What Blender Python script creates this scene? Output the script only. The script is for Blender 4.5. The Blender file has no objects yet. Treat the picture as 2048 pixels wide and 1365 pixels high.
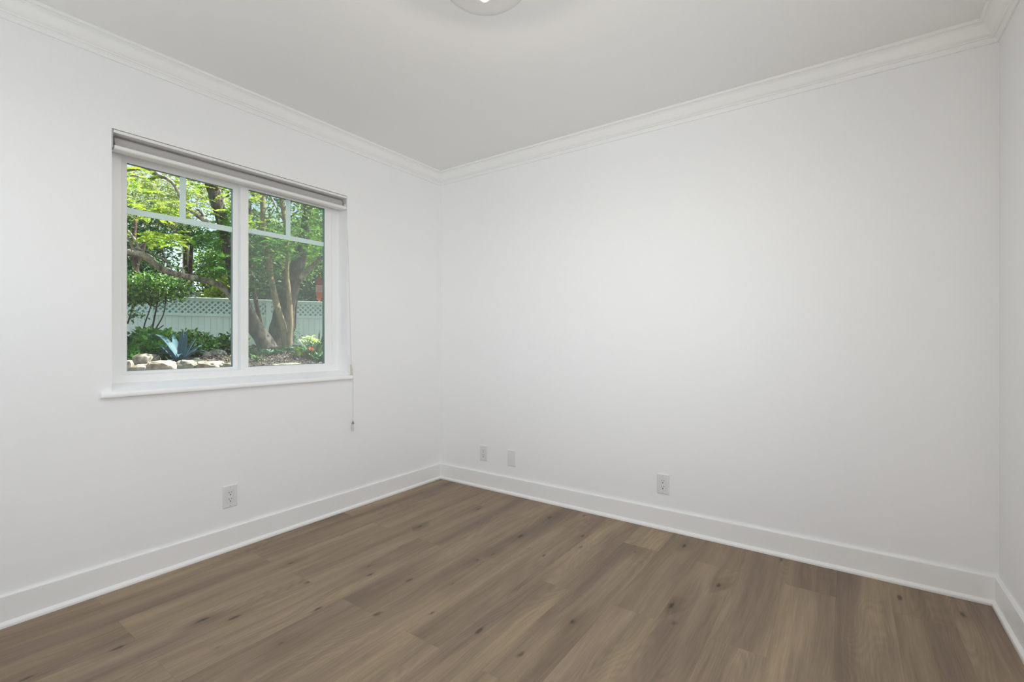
import bpy, bmesh, math, random
import numpy as np
from mathutils import Vector, Matrix, noise

S = bpy.context.scene
COL = S.collection

# ------------------------------------------------------------------ camera
YAW = math.atan(666.2 / 946.3)
FPX = 946.3
CX, CY, EYE = 2.628, -2.746, 1.09
cam_d = bpy.data.cameras.new('camera')
cam_d.sensor_width = 36.0
cam_d.lens = FPX / 2048.0 * 36.0
cam_d.shift_y = -1.0 / 2048.0
cam_d.clip_start = 0.02
cam_d.clip_end = 500
cam = bpy.data.objects.new('camera', cam_d)
COL.objects.link(cam)
cam.location = (CX, CY, EYE)
cam.rotation_euler = (math.pi / 2, 0, YAW)
S.camera = cam

# ------------------------------------------------------------------ light
W_SKY, SUN_E, RIGHT_E, BEAM_E, BACK_E, BULB_E, DOWN_E = 0.165, 10.5, 5.4, 2.4, 4.8, 2.2, 3.1
S.view_settings.view_transform = 'Standard'
S.view_settings.look = 'None'
S.view_settings.exposure = 0.82
S.view_settings.gamma = 1.0
S.view_settings.use_curve_mapping = False
world = bpy.data.worlds.new('sky')
S.world = world
world.use_nodes = True
wn = world.node_tree.nodes
wl = world.node_tree.links
wn.clear()
sky = wn.new('ShaderNodeTexSky')
sky.sky_type = 'NISHITA'
sky.sun_disc = False
sky.sun_elevation = math.radians(56)
sky.sun_rotation = math.radians(30)
sky.air_density = 1.0
sky.dust_density = 1.4
bg = wn.new('ShaderNodeBackground')
bg.inputs['Strength'].default_value = W_SKY
wo = wn.new('ShaderNodeOutputWorld')
hs = wn.new('ShaderNodeHueSaturation')
hs.inputs['Saturation'].default_value = 0.65
wl.new(sky.outputs[0], hs.inputs['Color'])
wl.new(hs.outputs[0], bg.inputs['Color'])
wl.new(bg.outputs[0], wo.inputs['Surface'])

SUN_DIR = Vector((0.22, 0.50, 0.84)).normalized()
sl = bpy.data.lights.new('sun', 'SUN')
sl.energy = SUN_E
sl.angle = math.radians(0.6)
sl.color = (1.0, 0.96, 0.88)
sun = bpy.data.objects.new('sun', sl)
COL.objects.link(sun)
sun.rotation_euler = SUN_DIR.to_track_quat('Z', 'Y').to_euler()
sun.location = (0, 0, 12)


def daylight_fill(energy, size, loc, rot, spread=180):
    """daylight stand-in, an unseen panel added to brighten the room"""
    a = bpy.data.lights.new('fill_panel', 'AREA')
    a.shape = 'RECTANGLE'
    a.size, a.size_y = size
    a.energy = energy
    a.color = (0.90, 0.955, 1.0)
    a.spread = math.radians(spread)
    o = bpy.data.objects.new('fill_panel', a)
    COL.objects.link(o)
    o.location = loc
    o.rotation_euler = [math.radians(v) for v in rot]


daylight_fill(RIGHT_E, (1.5, 1.5), (3.14, -2.15, 1.30), (0, 90, 0))                 # added at the right wall, broad soft fill
daylight_fill(BEAM_E, (1.3, 1.5), (3.05, -2.15, 1.30), (0, 100, -45), 80)           # added at the right wall, narrow beam to brighten the far corner
daylight_fill(BACK_E, (1.4, 0.8), (1.05, -3.15, 1.70), (90, 0, 0))                  # added at the wall behind the camera, soft fill


# ------------------------------------------------------------------ helpers
FV = Vector((-math.sin(YAW), math.cos(YAW)))
RV = Vector((math.cos(YAW), math.sin(YAW)))


def G(px, py, d):
    """garden point seen along photo pixel (px, py) at distance d"""
    u = (px - 1024) / FPX
    x = CX + d * (FV.x + u * RV.x)
    y = CY + d * (FV.y + u * RV.y)
    return Vector((x, y, EYE - (py - 681.5) / FPX * d))


def tag(o, label=None, cat=None, group=None, kind=None):
    if label:
        o['label'] = label
    if cat:
        o['category'] = cat
    if group:
        o['group'] = group
    if kind:
        o['kind'] = kind
    return o


def empty(name, loc, label=None, cat=None, group=None, rot=(0, 0, 0)):
    o = bpy.data.objects.new(name, None)
    o.empty_display_size = 0.05
    o.location = loc
    o.rotation_euler = rot
    COL.objects.link(o)
    tag(o, label, cat, group)
    return o


class MB:
    """collects faces for one mesh object"""

    def __init__(self):
        self.v = []
        self.f = []
        self.mi = []

    def add(self, vs, fs, mi=0):
        b = len(self.v)
        self.v.extend([tuple(p) for p in vs])
        for f in fs:
            self.f.append(tuple(i + b for i in f))
            self.mi.append(mi)
        return self

    def box(self, x0, x1, y0, y1, z0, z1, mi=0):
        vs = [(x0, y0, z0), (x1, y0, z0), (x1, y1, z0), (x0, y1, z0),
              (x0, y0, z1), (x1, y0, z1), (x1, y1, z1), (x0, y1, z1)]
        return self.add(vs, [(0, 3, 2, 1), (4, 5, 6, 7), (0, 1, 5, 4), (1, 2, 6, 5), (2, 3, 7, 6), (3, 0, 4, 7)], mi)

    def ring_x(self, xf, xb, y0, y1, z0, z1, wy0, wy1, wz0, wz1):
        """rectangular frame in the yz plane, front face xf, back face xb"""
        o = [(y0, z0), (y1, z0), (y1, z1), (y0, z1)]
        i = [(y0 + wy0, z0 + wz0), (y1 - wy1, z0 + wz0), (y1 - wy1, z1 - wz1), (y0 + wy0, z1 - wz1)]
        vs = [(x, p[0], p[1]) for x in (xf, xb) for p in o + i]
        fs = []
        for k in range(4):
            n = (k + 1) % 4
            fs.append((k, n, 4 + n, 4 + k))
            fs.append((8 + n, 8 + k, 12 + k, 12 + n))
            fs.append((4 + k, 4 + n, 12 + n, 12 + k))
            fs.append((n, k, 8 + k, 8 + n))
        return self.add(vs, fs)

    def cyl(self, p0, p1, r0, r1=None, n=16, cap=True, mi=0):
        r1 = r0 if r1 is None else r1
        return self.tube([p0, p1], [r0, r1], n, cap, mi)

    def tube(self, pts, rad, n=10, cap=True, mi=0):
        pts = [Vector(p) for p in pts]
        vs, fs = [], []
        up = Vector((0.31, 0.17, 0.93)).normalized()
        prev = None
        for i, p in enumerate(pts):
            t = (pts[min(i + 1, len(pts) - 1)] - pts[max(i - 1, 0)]).normalized()
            if prev is None:
                a = t.cross(up)
                if a.length < 1e-3:
                    a = t.cross(Vector((1, 0, 0)))
                a.normalize()
            else:
                a = (prev - t * prev.dot(t)).normalized()
            prev = a
            b = t.cross(a)
            for k in range(n):
                an = 2 * math.pi * k / n
                vs.append(p + (a * math.cos(an) + b * math.sin(an)) * rad[i])
        for i in range(len(pts) - 1):
            for k in range(n):
                q = (k + 1) % n
                fs.append((i * n + k, i * n + q, (i + 1) * n + q, (i + 1) * n + k))
        if cap:
            fs.append(tuple(range(n - 1, -1, -1)))
            fs.append(tuple((len(pts) - 1) * n + k for k in range(n)))
        return self.add(vs, fs, mi)

    def lathe(self, prof, c=(0, 0, 0), n=32, mi=0):
        vs, fs = [], []
        for r, z in prof:
            for k in range(n):
                an = 2 * math.pi * k / n
                vs.append((c[0] + r * math.cos(an), c[1] + r * math.sin(an), c[2] + z))
        for i in range(len(prof) - 1):
            for k in range(n):
                q = (k + 1) % n
                fs.append((i * n + k, i * n + q, (i + 1) * n + q, (i + 1) * n + k))
        return self.add(vs, fs, mi)

    def build(self, name, mat, parent=None, smooth=False, bevel=0.0, loc=None, angle=40):
        me = bpy.data.meshes.new(name)
        me.from_pydata(self.v, [], self.f)
        mats = mat if isinstance(mat, (list, tuple)) else [mat]
        for m in mats:
            me.materials.append(m)
        if len(mats) > 1:
            me.polygons.foreach_set('material_index', self.mi)
        bm = bmesh.new()
        bm.from_mesh(me)
        if len(self.f) < 20000:
            bmesh.ops.recalc_face_normals(bm, faces=bm.faces)
        bm.to_mesh(me)
        bm.free()
        o = bpy.data.objects.new(name, me)
        COL.objects.link(o)
        if parent is not None:
            o.parent = parent
        if loc is not None:
            o.location = loc
        if bevel > 0:
            md = o.modifiers.new('bevel', 'BEVEL')
            md.width = bevel
            md.segments = 2
            md.limit_method = 'ANGLE'
            md.angle_limit = math.radians(35)
        if smooth:
            me.polygons.foreach_set('use_smooth', [True] * len(me.polygons))
            me.set_sharp_from_angle(angle=math.radians(angle))
        return o


def smooth_path(pts, rad, sub=6):
    """Catmull-Rom through points with radii"""
    P = [Vector(p) for p in pts]
    out, ro = [], []
    n = len(P)
    for i in range(n - 1):
        p0, p1, p2, p3 = P[max(i - 1, 0)], P[i], P[i + 1], P[min(i + 2, n - 1)]
        for k in range(sub):
            t = k / sub
            out.append(0.5 * ((2 * p1) + (p2 - p0) * t + (2 * p0 - 5 * p1 + 4 * p2 - p3) * t * t + (3 * p1 - p0 - 3 * p2 + p3) * t ** 3))
            ro.append(rad[i] * (1 - t) + rad[i + 1] * t)
    out.append(P[-1])
    ro.append(rad[-1])
    return out, ro


# ------------------------------------------------------------------ materials
def mat(name):
    m = bpy.data.materials.new(name)
    m.use_nodes = True
    return m, m.node_tree.nodes, m.node_tree.links, m.node_tree.nodes['Principled BSDF']


def lin(r, g, b):
    f = lambda c: (c / 255 / 12.92) if c / 255 <= 0.04045 else ((c / 255 + 0.055) / 1.055) ** 2.4
    return (f(r), f(g), f(b), 1)


def plain(name, col, rough=0.5, metal=0.0, spec=0.5, bump=0.0, bscale=200, vary=0.0, vscale=3.0):
    m, n, l, p = mat(name)
    p.inputs['Base Color'].default_value = col
    p.inputs['Roughness'].default_value = rough
    p.inputs['Metallic'].default_value = metal
    p.inputs['Specular IOR Level'].default_value = spec
    tc = n.new('ShaderNodeTexCoord')
    if vary > 0:
        nz = n.new('ShaderNodeTexNoise')
        nz.inputs['Scale'].default_value = vscale
        nz.inputs['Detail'].default_value = 5
        l.new(tc.outputs['Object'], nz.inputs['Vector'])
        mr = n.new('ShaderNodeMapRange')
        mr.inputs['From Min'].default_value = 0.3
        mr.inputs['From Max'].default_value = 0.7
        mr.inputs['To Min'].default_value = 1 - vary
        mr.inputs['To Max'].default_value = 1 + vary
        l.new(nz.outputs['Fac'], mr.inputs['Value'])
        mx = n.new('ShaderNodeVectorMath')
        mx.operation = 'SCALE'
        mx.inputs[0].default_value = col[:3]
        l.new(mr.outputs[0], mx.inputs['Scale'])
        l.new(mx.outputs[0], p.inputs['Base Color'])
    if bump > 0:
        nb = n.new('ShaderNodeTexNoise')
        nb.inputs['Scale'].default_value = bscale
        nb.inputs['Detail'].default_value = 3
        l.new(tc.outputs['Object'], nb.inputs['Vector'])
        b = n.new('ShaderNodeBump')
        b.inputs['Strength'].default_value = bump
        b.inputs['Distance'].default_value = 0.002
        l.new(nb.outputs['Fac'], b.inputs['Height'])
        l.new(b.outputs[0], p.inputs['Normal'])
    return m


WALL = plain('wall_paint', (0.86, 0.86, 0.86, 1), 0.55, spec=0.25, bump=0.12, bscale=90, vary=0.006, vscale=1.5)
CEIL = plain('ceiling_paint', (0.83, 0.83, 0.82, 1), 0.7, spec=0.2, bump=0.12, bscale=90)
TRIM = plain('trim_paint', (0.86, 0.86, 0.845, 1), 0.35, spec=0.4, bump=0.03, bscale=60)
VINYL = plain('window_vinyl', (0.86, 0.87, 0.865, 1), 0.32, spec=0.45)
PLATE = plain('outlet_plastic', (0.75, 0.75, 0.76, 1), 0.3, spec=0.5)
DARK = plain('socket_dark', (0.02, 0.02, 0.02, 1), 0.6)
SCREWM = plain('screw_paint', (0.55, 0.55, 0.55, 1), 0.4)
SPACER = plain('glazing_spacer', (0.13, 0.20, 0.19, 1), 0.4)
BLINDF = plain('blind_fabric', (0.46, 0.44, 0.435, 1), 0.85, spec=0.1, bump=0.1, bscale=900)
BLINDM = plain('blind_rail', (0.80, 0.80, 0.785, 1), 0.4)
BRACKET = plain('blind_bracket', (0.60, 0.59, 0.60, 1), 0.45)
CORD = plain('cord_white', (0.62, 0.62, 0.60, 1), 0.7)
CORDCLIP = plain('cord_clip', (0.62, 0.60, 0.52, 1), 0.4)
METALG = plain('cord_connector', (0.25, 0.25, 0.24, 1), 0.35, metal=0.6)
MUNTIN = plain('muntin_bar', (0.90, 0.93, 0.95, 1), 0.4)


def glass_mat(name, tint, refl=1.0):
    m = bpy.data.materials.new(name)
    m.use_nodes = True
    n, l = m.node_tree.nodes, m.node_tree.links
    n.clear()
    out = n.new('ShaderNodeOutputMaterial')
    tr = n.new('ShaderNodeBsdfTransparent')
    tr.inputs['Color'].default_value = (*tint, 1)
    gl = n.new('ShaderNodeBsdfGlossy')
    gl.inputs['Roughness'].default_value = 0.0
    gl.inputs['Color'].default_value = (refl, refl, refl, 1)
    lw = n.new('ShaderNodeLayerWeight')
    lw.inputs['Blend'].default_value = 0.5
    pw_ = n.new('ShaderNodeMath')
    pw_.operation = 'POWER'
    pw_.inputs[1].default_value = 5.0
    l.new(lw.outputs['Facing'], pw_.inputs[0])
    fr = n.new('ShaderNodeMapRange')
    fr.inputs['To Min'].default_value = 0.03
    fr.inputs['To Max'].default_value = 0.9
    l.new(pw_.outputs[0], fr.inputs['Value'])
    mx = n.new('ShaderNodeMixShader')
    l.new(fr.outputs[0], mx.inputs[0])
    l.new(tr.outputs[0], mx.inputs[1])
    l.new(gl.outputs[0], mx.inputs[2])
    l.new(mx.outputs[0], out.inputs['Surface'])
    return m


GLASS = glass_mat('window_glass', (0.945, 0.99, 0.975))
LAMPGLASS = glass_mat('lamp_glass', (0.985, 0.98, 0.975), 0.8)


def screen_mat():
    m = bpy.data.materials.new('insect_mesh')
    m.use_nodes = True
    n, l = m.node_tree.nodes, m.node_tree.links
    n.clear()
    out = n.new('ShaderNodeOutputMaterial')
    tr = n.new('ShaderNodeBsdfTransparent')
    df = n.new('ShaderNodeBsdfDiffuse')
    df.inputs['Color'].default_value = (0.50, 0.50, 0.48, 1)
    mx = n.new('ShaderNodeMixShader')
    mx.inputs[0].default_value = 0.17
    l.new(tr.outputs[0], mx.inputs[1])
    l.new(df.outputs[0], mx.inputs[2])
    l.new(mx.outputs[0], out.inputs['Surface'])
    return m


SCREEN = screen_mat()


def floor_mat():
    m, n, l, p = mat('plank_floor')
    uv = n.new('ShaderNodeUVMap')
    uv.uv_map = 'plank'
    sep = n.new('ShaderNodeSeparateXYZ')
    l.new(uv.outputs[0], sep.inputs[0])

    def vec(su, sv, off=0.0):
        a = n.new('ShaderNodeMath'); a.operation = 'MULTIPLY'; a.inputs[1].default_value = su
        b = n.new('ShaderNodeMath'); b.operation = 'MULTIPLY'; b.inputs[1].default_value = sv
        l.new(sep.outputs['X'], a.inputs[0])
        l.new(sep.outputs['Y'], b.inputs[0])
        c = n.new('ShaderNodeCombineXYZ')
        l.new(a.outputs[0], c.inputs[0])
        l.new(b.outputs[0], c.inputs[1])
        c.inputs[2].default_value = off
        return c.outputs[0]

    def nz(v, sc, det=4, rough=0.55, dist=0.0):
        t = n.new('ShaderNodeTexNoise')
        t.inputs['Scale'].default_value = sc
        t.inputs['Detail'].default_value = det
        t.inputs['Roughness'].default_value = rough
        t.inputs['Distortion'].default_value = dist
        l.new(v, t.inputs['Vector'])
        return t.outputs['Fac']

    def mr(x, a, b, c, d, smooth=False):
        t = n.new('ShaderNodeMapRange')
        if smooth:
            t.interpolation_type = 'SMOOTHSTEP'
        for nm, v in zip(('From Min', 'From Max', 'To Min', 'To Max'), (a, b, c, d)):
            t.inputs[nm].default_value = v
        l.new(x, t.inputs['Value'])
        return t.outputs[0]

    def mth(op, a, b):
        t = n.new('ShaderNodeMath')
        t.operation = op
        for i, x in enumerate((a, b)):
            if isinstance(x, (int, float)):
                t.inputs[i].default_value = x
            else:
                l.new(x, t.inputs[i])
        return t.outputs[0]

    tone = n.new('ShaderNodeAttribute')
    tone.attribute_name = 'tone'
    # gentle sideways wander of the grain along each plank
    wob = nz(vec(1.3, 2.0, 2.2), 1.0, 2, 0.5)
    wv = mth('ADD', sep.outputs['Y'], mth('MULTIPLY', mth('SUBTRACT', wob, 0.5), 0.06))

    def vecw(su, sv, off=0.0):
        c = n.new('ShaderNodeCombineXYZ')
        l.new(mth('MULTIPLY', sep.outputs['X'], su), c.inputs[0])
        l.new(mth('MULTIPLY', wv, sv), c.inputs[1])
        c.inputs[2].default_value = off
        return c.outputs[0]

    streak = nz(vecw(1.0, 13.0), 1.0, 4, 0.6, 0.3)
    mid = nz(vecw(2.2, 48.0, 4.4), 1.0, 3, 0.6)
    fine = nz(vecw(7.0, 230.0), 1.0, 2, 0.6)
    broad = nz(vec(0.9, 5.0, 3.3), 1.0, 2, 0.5)
    ringn = nz(vecw(1.0, 6.5, 7.7), 1.0, 1.2, 0.4, 0.15)
    rings = mth('SINE', mth('MULTIPLY', ringn, 190.0), 0.0)
    rmask = mr(nz(vec(1.0, 4.5, 5.1), 1.0, 1), 0.46, 0.60, 0.0, 1.0, True)
    v = mth('MULTIPLY', mr(streak, 0.28, 0.72, 0.80, 1.17), mr(fine, 0.3, 0.7, 0.88, 1.10))
    v = mth('MULTIPLY', v, mr(mid, 0.3, 0.7, 0.89, 1.10))
    v = mth('MULTIPLY', v, mr(broad, 0.3, 0.7, 0.88, 1.12))
    v = mth('MULTIPLY', v, mth('ADD', 1.0, mth('MULTIPLY', mth('MULTIPLY', rings, rmask), 0.06)))
    v = mth('MULTIPLY', v, mr(tone.outputs['Fac'], 0, 1, 0.93, 1.09))
    # knots: small dark eyes with a long smoky halo
    vo = n.new('ShaderNodeTexVoronoi')
    vo.voronoi_dimensions = '2D'
    vo.inputs['Scale'].default_value = 1.0
    vo.inputs['Randomness'].default_value = 1.0
    l.new(vec(3.0, 7.0, 1.7), vo.inputs['Vector'])
    kd = mth('ADD', vo.outputs['Distance'], mth('MULTIPLY', mth('SUBTRACT', nz(vec(11, 34), 1.0, 3), 0.5), 0.22))
    sc = n.new('ShaderNodeSeparateColor')
    l.new(vo.outputs['Color'], sc.inputs[0])
    gate = mr(sc.outputs[0], 0.56, 0.66, 0.0, 1.0)
    core = mth('MULTIPLY', mr(kd, 0.0, 0.085, 1.0, 0.0, True), gate)
    halo = mth('MULTIPLY', mr(kd, 0.02, 0.42, 1.0, 0.0, True), mth('MULTIPLY', gate, mr(sc.outputs[1], 0.3, 0.95, 0.0, 1.0)))
    v = mth('MULTIPLY', v, mth('SUBTRACT', 1.0, mth('MULTIPLY', halo, 0.34)))
    v = mth('MULTIPLY', v, mth('SUBTRACT', 1.0, mth('MULTIPLY', core, 0.62)))
    cr = n.new('ShaderNodeValToRGB')
    cr.color_ramp.elements[0].position = 0.28
    cr.color_ramp.elements[0].color = lin(123, 106, 92)
    cr.color_ramp.elements[1].position = 0.72
    cr.color_ramp.elements[1].color = lin(153, 134, 108)
    l.new(nz(vecw(0.6, 7.0, 9.1), 1.0, 3), cr.inputs[0])
    sm = n.new('ShaderNodeVectorMath')
    sm.operation = 'SCALE'
    l.new(cr.outputs[0], sm.inputs[0])
    l.new(v, sm.inputs['Scale'])
    l.new(sm.outputs[0], p.inputs['Base Color'])
    l.new(mr(fine, 0.3, 0.7, 0.42, 0.55), p.inputs['Roughness'])
    p.inputs['Specular IOR Level'].default_value = 0.32
    b = n.new('ShaderNodeBump')
    b.inputs['Strength'].default_value = 0.12
    b.inputs['Distance'].default_value = 0.001
    l.new(fine, b.inputs['Height'])
    l.new(b.outputs[0], p.inputs['Normal'])
    return m


FLOOR = floor_mat()
UNDER = plain('floor_gap', (0.12, 0.10, 0.08, 1), 0.8)


def leaf_mat(name, cols, trans=0.35, rough=0.45, spec=0.4):
    """leaf colours vary from leaf to leaf"""
    m = bpy.data.materials.new(name)
    m.use_nodes = True
    n, l = m.node_tree.nodes, m.node_tree.links
    p = n['Principled BSDF']
    out = n['Material Output']
    ge = n.new('ShaderNodeNewGeometry')
    cr = n.new('ShaderNodeValToRGB')
    el = cr.color_ramp.elements
    while len(el) < len(cols):
        el.new(0.5)
    for i, c in enumerate(cols):
        el[i].position = i / (len(cols) - 1)
        el[i].color = lin(*c)
    l.new(ge.outputs['Random Per Island'], cr.inputs[0])
    l.new(cr.outputs[0], p.inputs['Base Color'])
    p.inputs['Roughness'].default_value = rough
    p.inputs['Specular IOR Level'].default_value = spec
    t = n.new('ShaderNodeBsdfTranslucent')
    br = n.new('ShaderNodeVectorMath')
    br.operation = 'MULTIPLY'
    br.inputs[1].default_value = (1.08, 1.15, 0.6)
    l.new(cr.outputs[0], br.inputs[0])
    l.new(br.outputs[0], t.inputs['Color'])
    mx = n.new('ShaderNodeMixShader')
    mx.inputs[0].default_value = trans
    l.new(p.outputs[0], mx.inputs[1])
    l.new(t.outputs[0], mx.inputs[2])
    l.new(mx.outputs[0], out.inputs['Surface'])
    return m


L_YEL = leaf_mat('leaf_yellow_green', [(138, 168, 52), (176, 200, 76), (200, 192, 76), (104, 150, 46), (156, 192, 66)], 0.45)
L_PALE = leaf_mat('leaf_pale_grey', [(120, 140, 80), (165, 175, 110), (190, 190, 140), (110, 125, 85), (150, 140, 110)], 0.35)
L_MID = leaf_mat('leaf_mid_green', [(70, 110, 40), (100, 145, 50), (130, 165, 60), (60, 100, 45), (150, 175, 75)], 0.4)
L_DARK = leaf_mat('leaf_dark_green', [(34, 66, 34), (50, 90, 44), (66, 110, 50), (28, 56, 36)], 0.25)
L_BRIGHT = leaf_mat('leaf_bright_green', [(76, 128, 48), (58, 112, 48), (112, 158, 62), (44, 94, 46)], 0.45)
L_GLOSS = leaf_mat('leaf_glossy_green', [(38, 78, 34), (62, 116, 42), (98, 150, 56), (150, 178, 86), (34, 70, 34)], 0.25, 0.28, 0.6)
L_FERN = leaf_mat('fern_green', [(40, 80, 52), (62, 106, 70), (34, 70, 48)], 0.3)
L_STRAP = leaf_mat('strap_leaf_green', [(50, 92, 34), (72, 118, 42), (96, 140, 50)], 0.25, 0.3, 0.6)
L_CREAM = leaf_mat('cream_bract', [(226, 232, 190), (240, 244, 214), (214, 224, 170)], 0.3, 0.5)
L_ORANGE = leaf_mat('orange_petal', [(206, 104, 58), (220, 130, 80), (180, 84, 48)], 0.3, 0.5)
L_LITTER = leaf_mat('leaf_litter', [(78, 66, 60), (110, 96, 88), (58, 50, 48), (156, 142, 134), (92, 82, 80)], 0.0, 0.8, 0.2)


def bark_mat(name, c1, c2, sc=9.0, stretch=0.5):
    m, n, l, p = mat(name)
    tc = n.new('ShaderNodeTexCoord')
    mp = n.new('ShaderNodeMapping')
    mp.inputs['Scale'].default_value = (1, 1, stretch)
    l.new(tc.outputs['Object'], mp.inputs['Vector'])
    nz = n.new('ShaderNodeTexNoise')
    nz.inputs['Scale'].default_value = sc
    nz.inputs['Detail'].default_value = 6
    nz.inputs['Roughness'].default_value = 0.65
    l.new(mp.outputs[0], nz.inputs['Vector'])
    cr = n.new('ShaderNodeValToRGB')
    cr.color_ramp.elements[0].position = 0.35
    cr.color_ramp.elements[0].color = lin(*c1)
    cr.color_ramp.elements[1].position = 0.66
    cr.color_ramp.elements[1].color = lin(*c2)
    l.new(nz.outputs['Fac'], cr.inputs[0])
    l.new(cr.outputs[0], p.inputs['Base Color'])
    p.inputs['Roughness'].default_value = 0.85
    p.inputs['Specular IOR Level'].default_value = 0.2
    b = n.new('ShaderNodeBump')
    b.inputs['Strength'].default_value = 0.6
    b.inputs['Distance'].default_value = 0.02
    l.new(nz.outputs['Fac'], b.inputs['Height'])
    l.new(b.outputs[0], p.inputs['Normal'])
    return m


B_GREY = bark_mat('bark_grey', (76, 68, 58), (178, 168, 148), 14)
B_DGREY = bark_mat('bark_dark_grey', (44, 40, 36), (102, 92, 82), 15)
B_TAN = bark_mat('bark_tan', (118, 104, 78), (160, 142, 108), 14)
B_BROWN = bark_mat('bark_brown', (58, 46, 40), (112, 92, 78))
B_STEM = bark_mat('stem_dark', (46, 40, 38), (84, 70, 62), 20)
POLE = bark_mat('pole_wood', (44, 34, 30), (84, 62, 52), 10, 0.1)
ROCK = bark_mat('rock_warm', (122, 110, 94), (190, 178, 160), 7, 1)
ROCKG = bark_mat('rock_grey', (104, 104, 94), (156, 154, 138), 7, 1)
SOIL = bark_mat('garden_soil', (56, 49, 42), (112, 101, 90), 14, 1)
FENCE = plain('fence_paint', (0.70, 0.84, 0.79, 1), 0.6, vary=0.05, vscale=2.5)
HOUSEM = plain('house_siding', lin(176, 198, 214), 0.7)
AGAVE = plain('agave_blue', lin(60, 90, 98), 0.6, spec=0.25, vary=0.10, vscale=9)
RED = plain('sign_red', lin(150, 44, 42), 0.5)
SIGNW = plain('sign_white', lin(186, 160, 150), 0.5)
ORANGE = plain('sign_orange', lin(186, 84, 52), 0.5)

# ------------------------------------------------------------------ room shell
W, H = 3.146, 2.405
D = 3.16
OY0, OY1, OZ0, OZ1 = -2.06, -0.862, 0.855, 2.048
TH = 0.16


def struct(o):
    o['kind'] = 'structure'
    return o


b = MB()
b.box(-TH, 0, -D - TH, OY0, -0.02, 2.75)
b.box(-TH, 0, OY1, TH, -0.02, 2.75)
b.box(-TH, 0, OY0, OY1, -0.02, OZ0)
b.box(-TH, 0, OY0, OY1, OZ1, 2.75)
struct(b.build('wall_left', WALL))
struct(MB().box(0, W + TH, 0, TH, -0.02, 2.75).build('wall_back', WALL))
b = MB()
RY0, RY1, RZ0, RZ1 = -2.95, -1.35, 0.5, 2.1
b.box(W, W + TH, RY1, 0, -0.02, 2.75)
b.box(W, W + TH, -D - TH, RY0, -0.02, 2.75)
b.box(W, W + TH, RY0, RY1, -0.02, RZ0)
b.box(W, W + TH, RY0, RY1, RZ1, 2.75)
struct(b.build('wall_right', WALL))
b = MB()
FX0, FX1, FZ0, FZ1 = 0.30, 1.80, 1.25, 2.15
b.box(0, FX0, -D - TH, -D, -0.02, 2.75)
b.box(FX1, W, -D - TH, -D, -0.02, 2.75)
b.box(FX0, FX1, -D - TH, -D, -0.02, FZ0)
b.box(FX0, FX1, -D - TH, -D, FZ1, 2.75)
struct(b.build('wall_front', WALL))
struct(MB().box(0, W, -D, 0, H, H + 0.12).build('ceiling', CEIL))

# floor: planks 7.5 in wide, 1.22 m long, laid towards the back wall
pw, pl = 0.1895, 1.2125
rng = random.Random(5)
vs, fs, uvs, tones, mi = [], [], [], [], []


def quad(x0, x1, y0, y1, z, uv4, t, m_):
    k = len(vs)
    vs.extend([(x0, y0, z), (x1, y0, z), (x1, y1, z), (x0, y1, z)])
    fs.append((k, k + 1, k + 2, k + 3))
    uvs.extend(uv4)
    tones.extend([t] * 4)
    mi.append(m_)


edges = [2.975 + pw - pw * k for k in range(18)]
for r in range(len(edges) - 1):
    x1, x0 = edges[r], edges[r + 1]
    cls_b = (r % 2 == 0)
    jy = (-0.9125 if cls_b else -0.3125) + pl
    while jy > -D:
        y1, y0 = jy, jy - pl
        jy -= pl
        g = 0.00015
        ax0, ax1 = max(x0 + g, 0), min(x1 - g, W)
        ay0, ay1 = max(y0 + g, -D), min(y1 - g, 0)
        if ax1 - ax0 < 0.002 or ay1 - ay0 < 0.002:
            continue
        ou, ov = rng.uniform(0, 60), rng.uniform(0, 60)
        sgn = rng.choice((-1, 1))
        uv4 = [(ou + sgn * ay, ov + ax) for ax, ay in ((ax0, ay0), (ax1, ay0), (ax1, ay1), (ax0, ay1))]
        quad(ax0, ax1, ay0, ay1, 0.0, uv4, rng.random(), 0)
quad(0, W, -D, 0, -0.003, [(0, 0)] * 4, 0.5, 1)
me = bpy.data.meshes.new('floor')
me.from_pydata(vs, [], fs)
me.materials.append(FLOOR)
me.materials.append(UNDER)
me.polygons.foreach_set('material_index', mi)
ul = me.uv_layers.new(name='plank')
ul.data.foreach_set('uv', [c for p in uvs for c in p])
at = me.attributes.new('tone', 'FLOAT', 'POINT')
at.data.foreach_set('value', tones)
fo = bpy.data.objects.new('floor', me)
COL.objects.link(fo)
struct(fo)


# trim profiles, (distance from wall, height); swept along one wall with mitred ends
def sweep(side, prof, name, material, parent=None, smooth=True, angle=30):
    vs, fs = [], []
    n = len(prof)
    for d, z in prof:
        if side == 'left':
            a, c = (d, -D + d, z), (d, -d, z)
        elif side == 'back':
            a, c = (d, -d, z), (W - d, -d, z)
        elif side == 'right':
            a, c = (W - d, -d, z), (W - d, -D + d, z)
        else:
            a, c = (W - d, -D + d, z), (d, -D + d, z)
        vs += [a, c]
    for i in range(n):
        j = (i + 1) % n
        fs.append((2 * i, 2 * i + 1, 2 * j + 1, 2 * j))
    fs.append(tuple(2 * i for i in range(n)))
    fs.append(tuple(2 * i + 1 for i in reversed(range(n))))
    return MB().add(vs, fs).build(name, material, parent, smooth=smooth, angle=angle)


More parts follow.
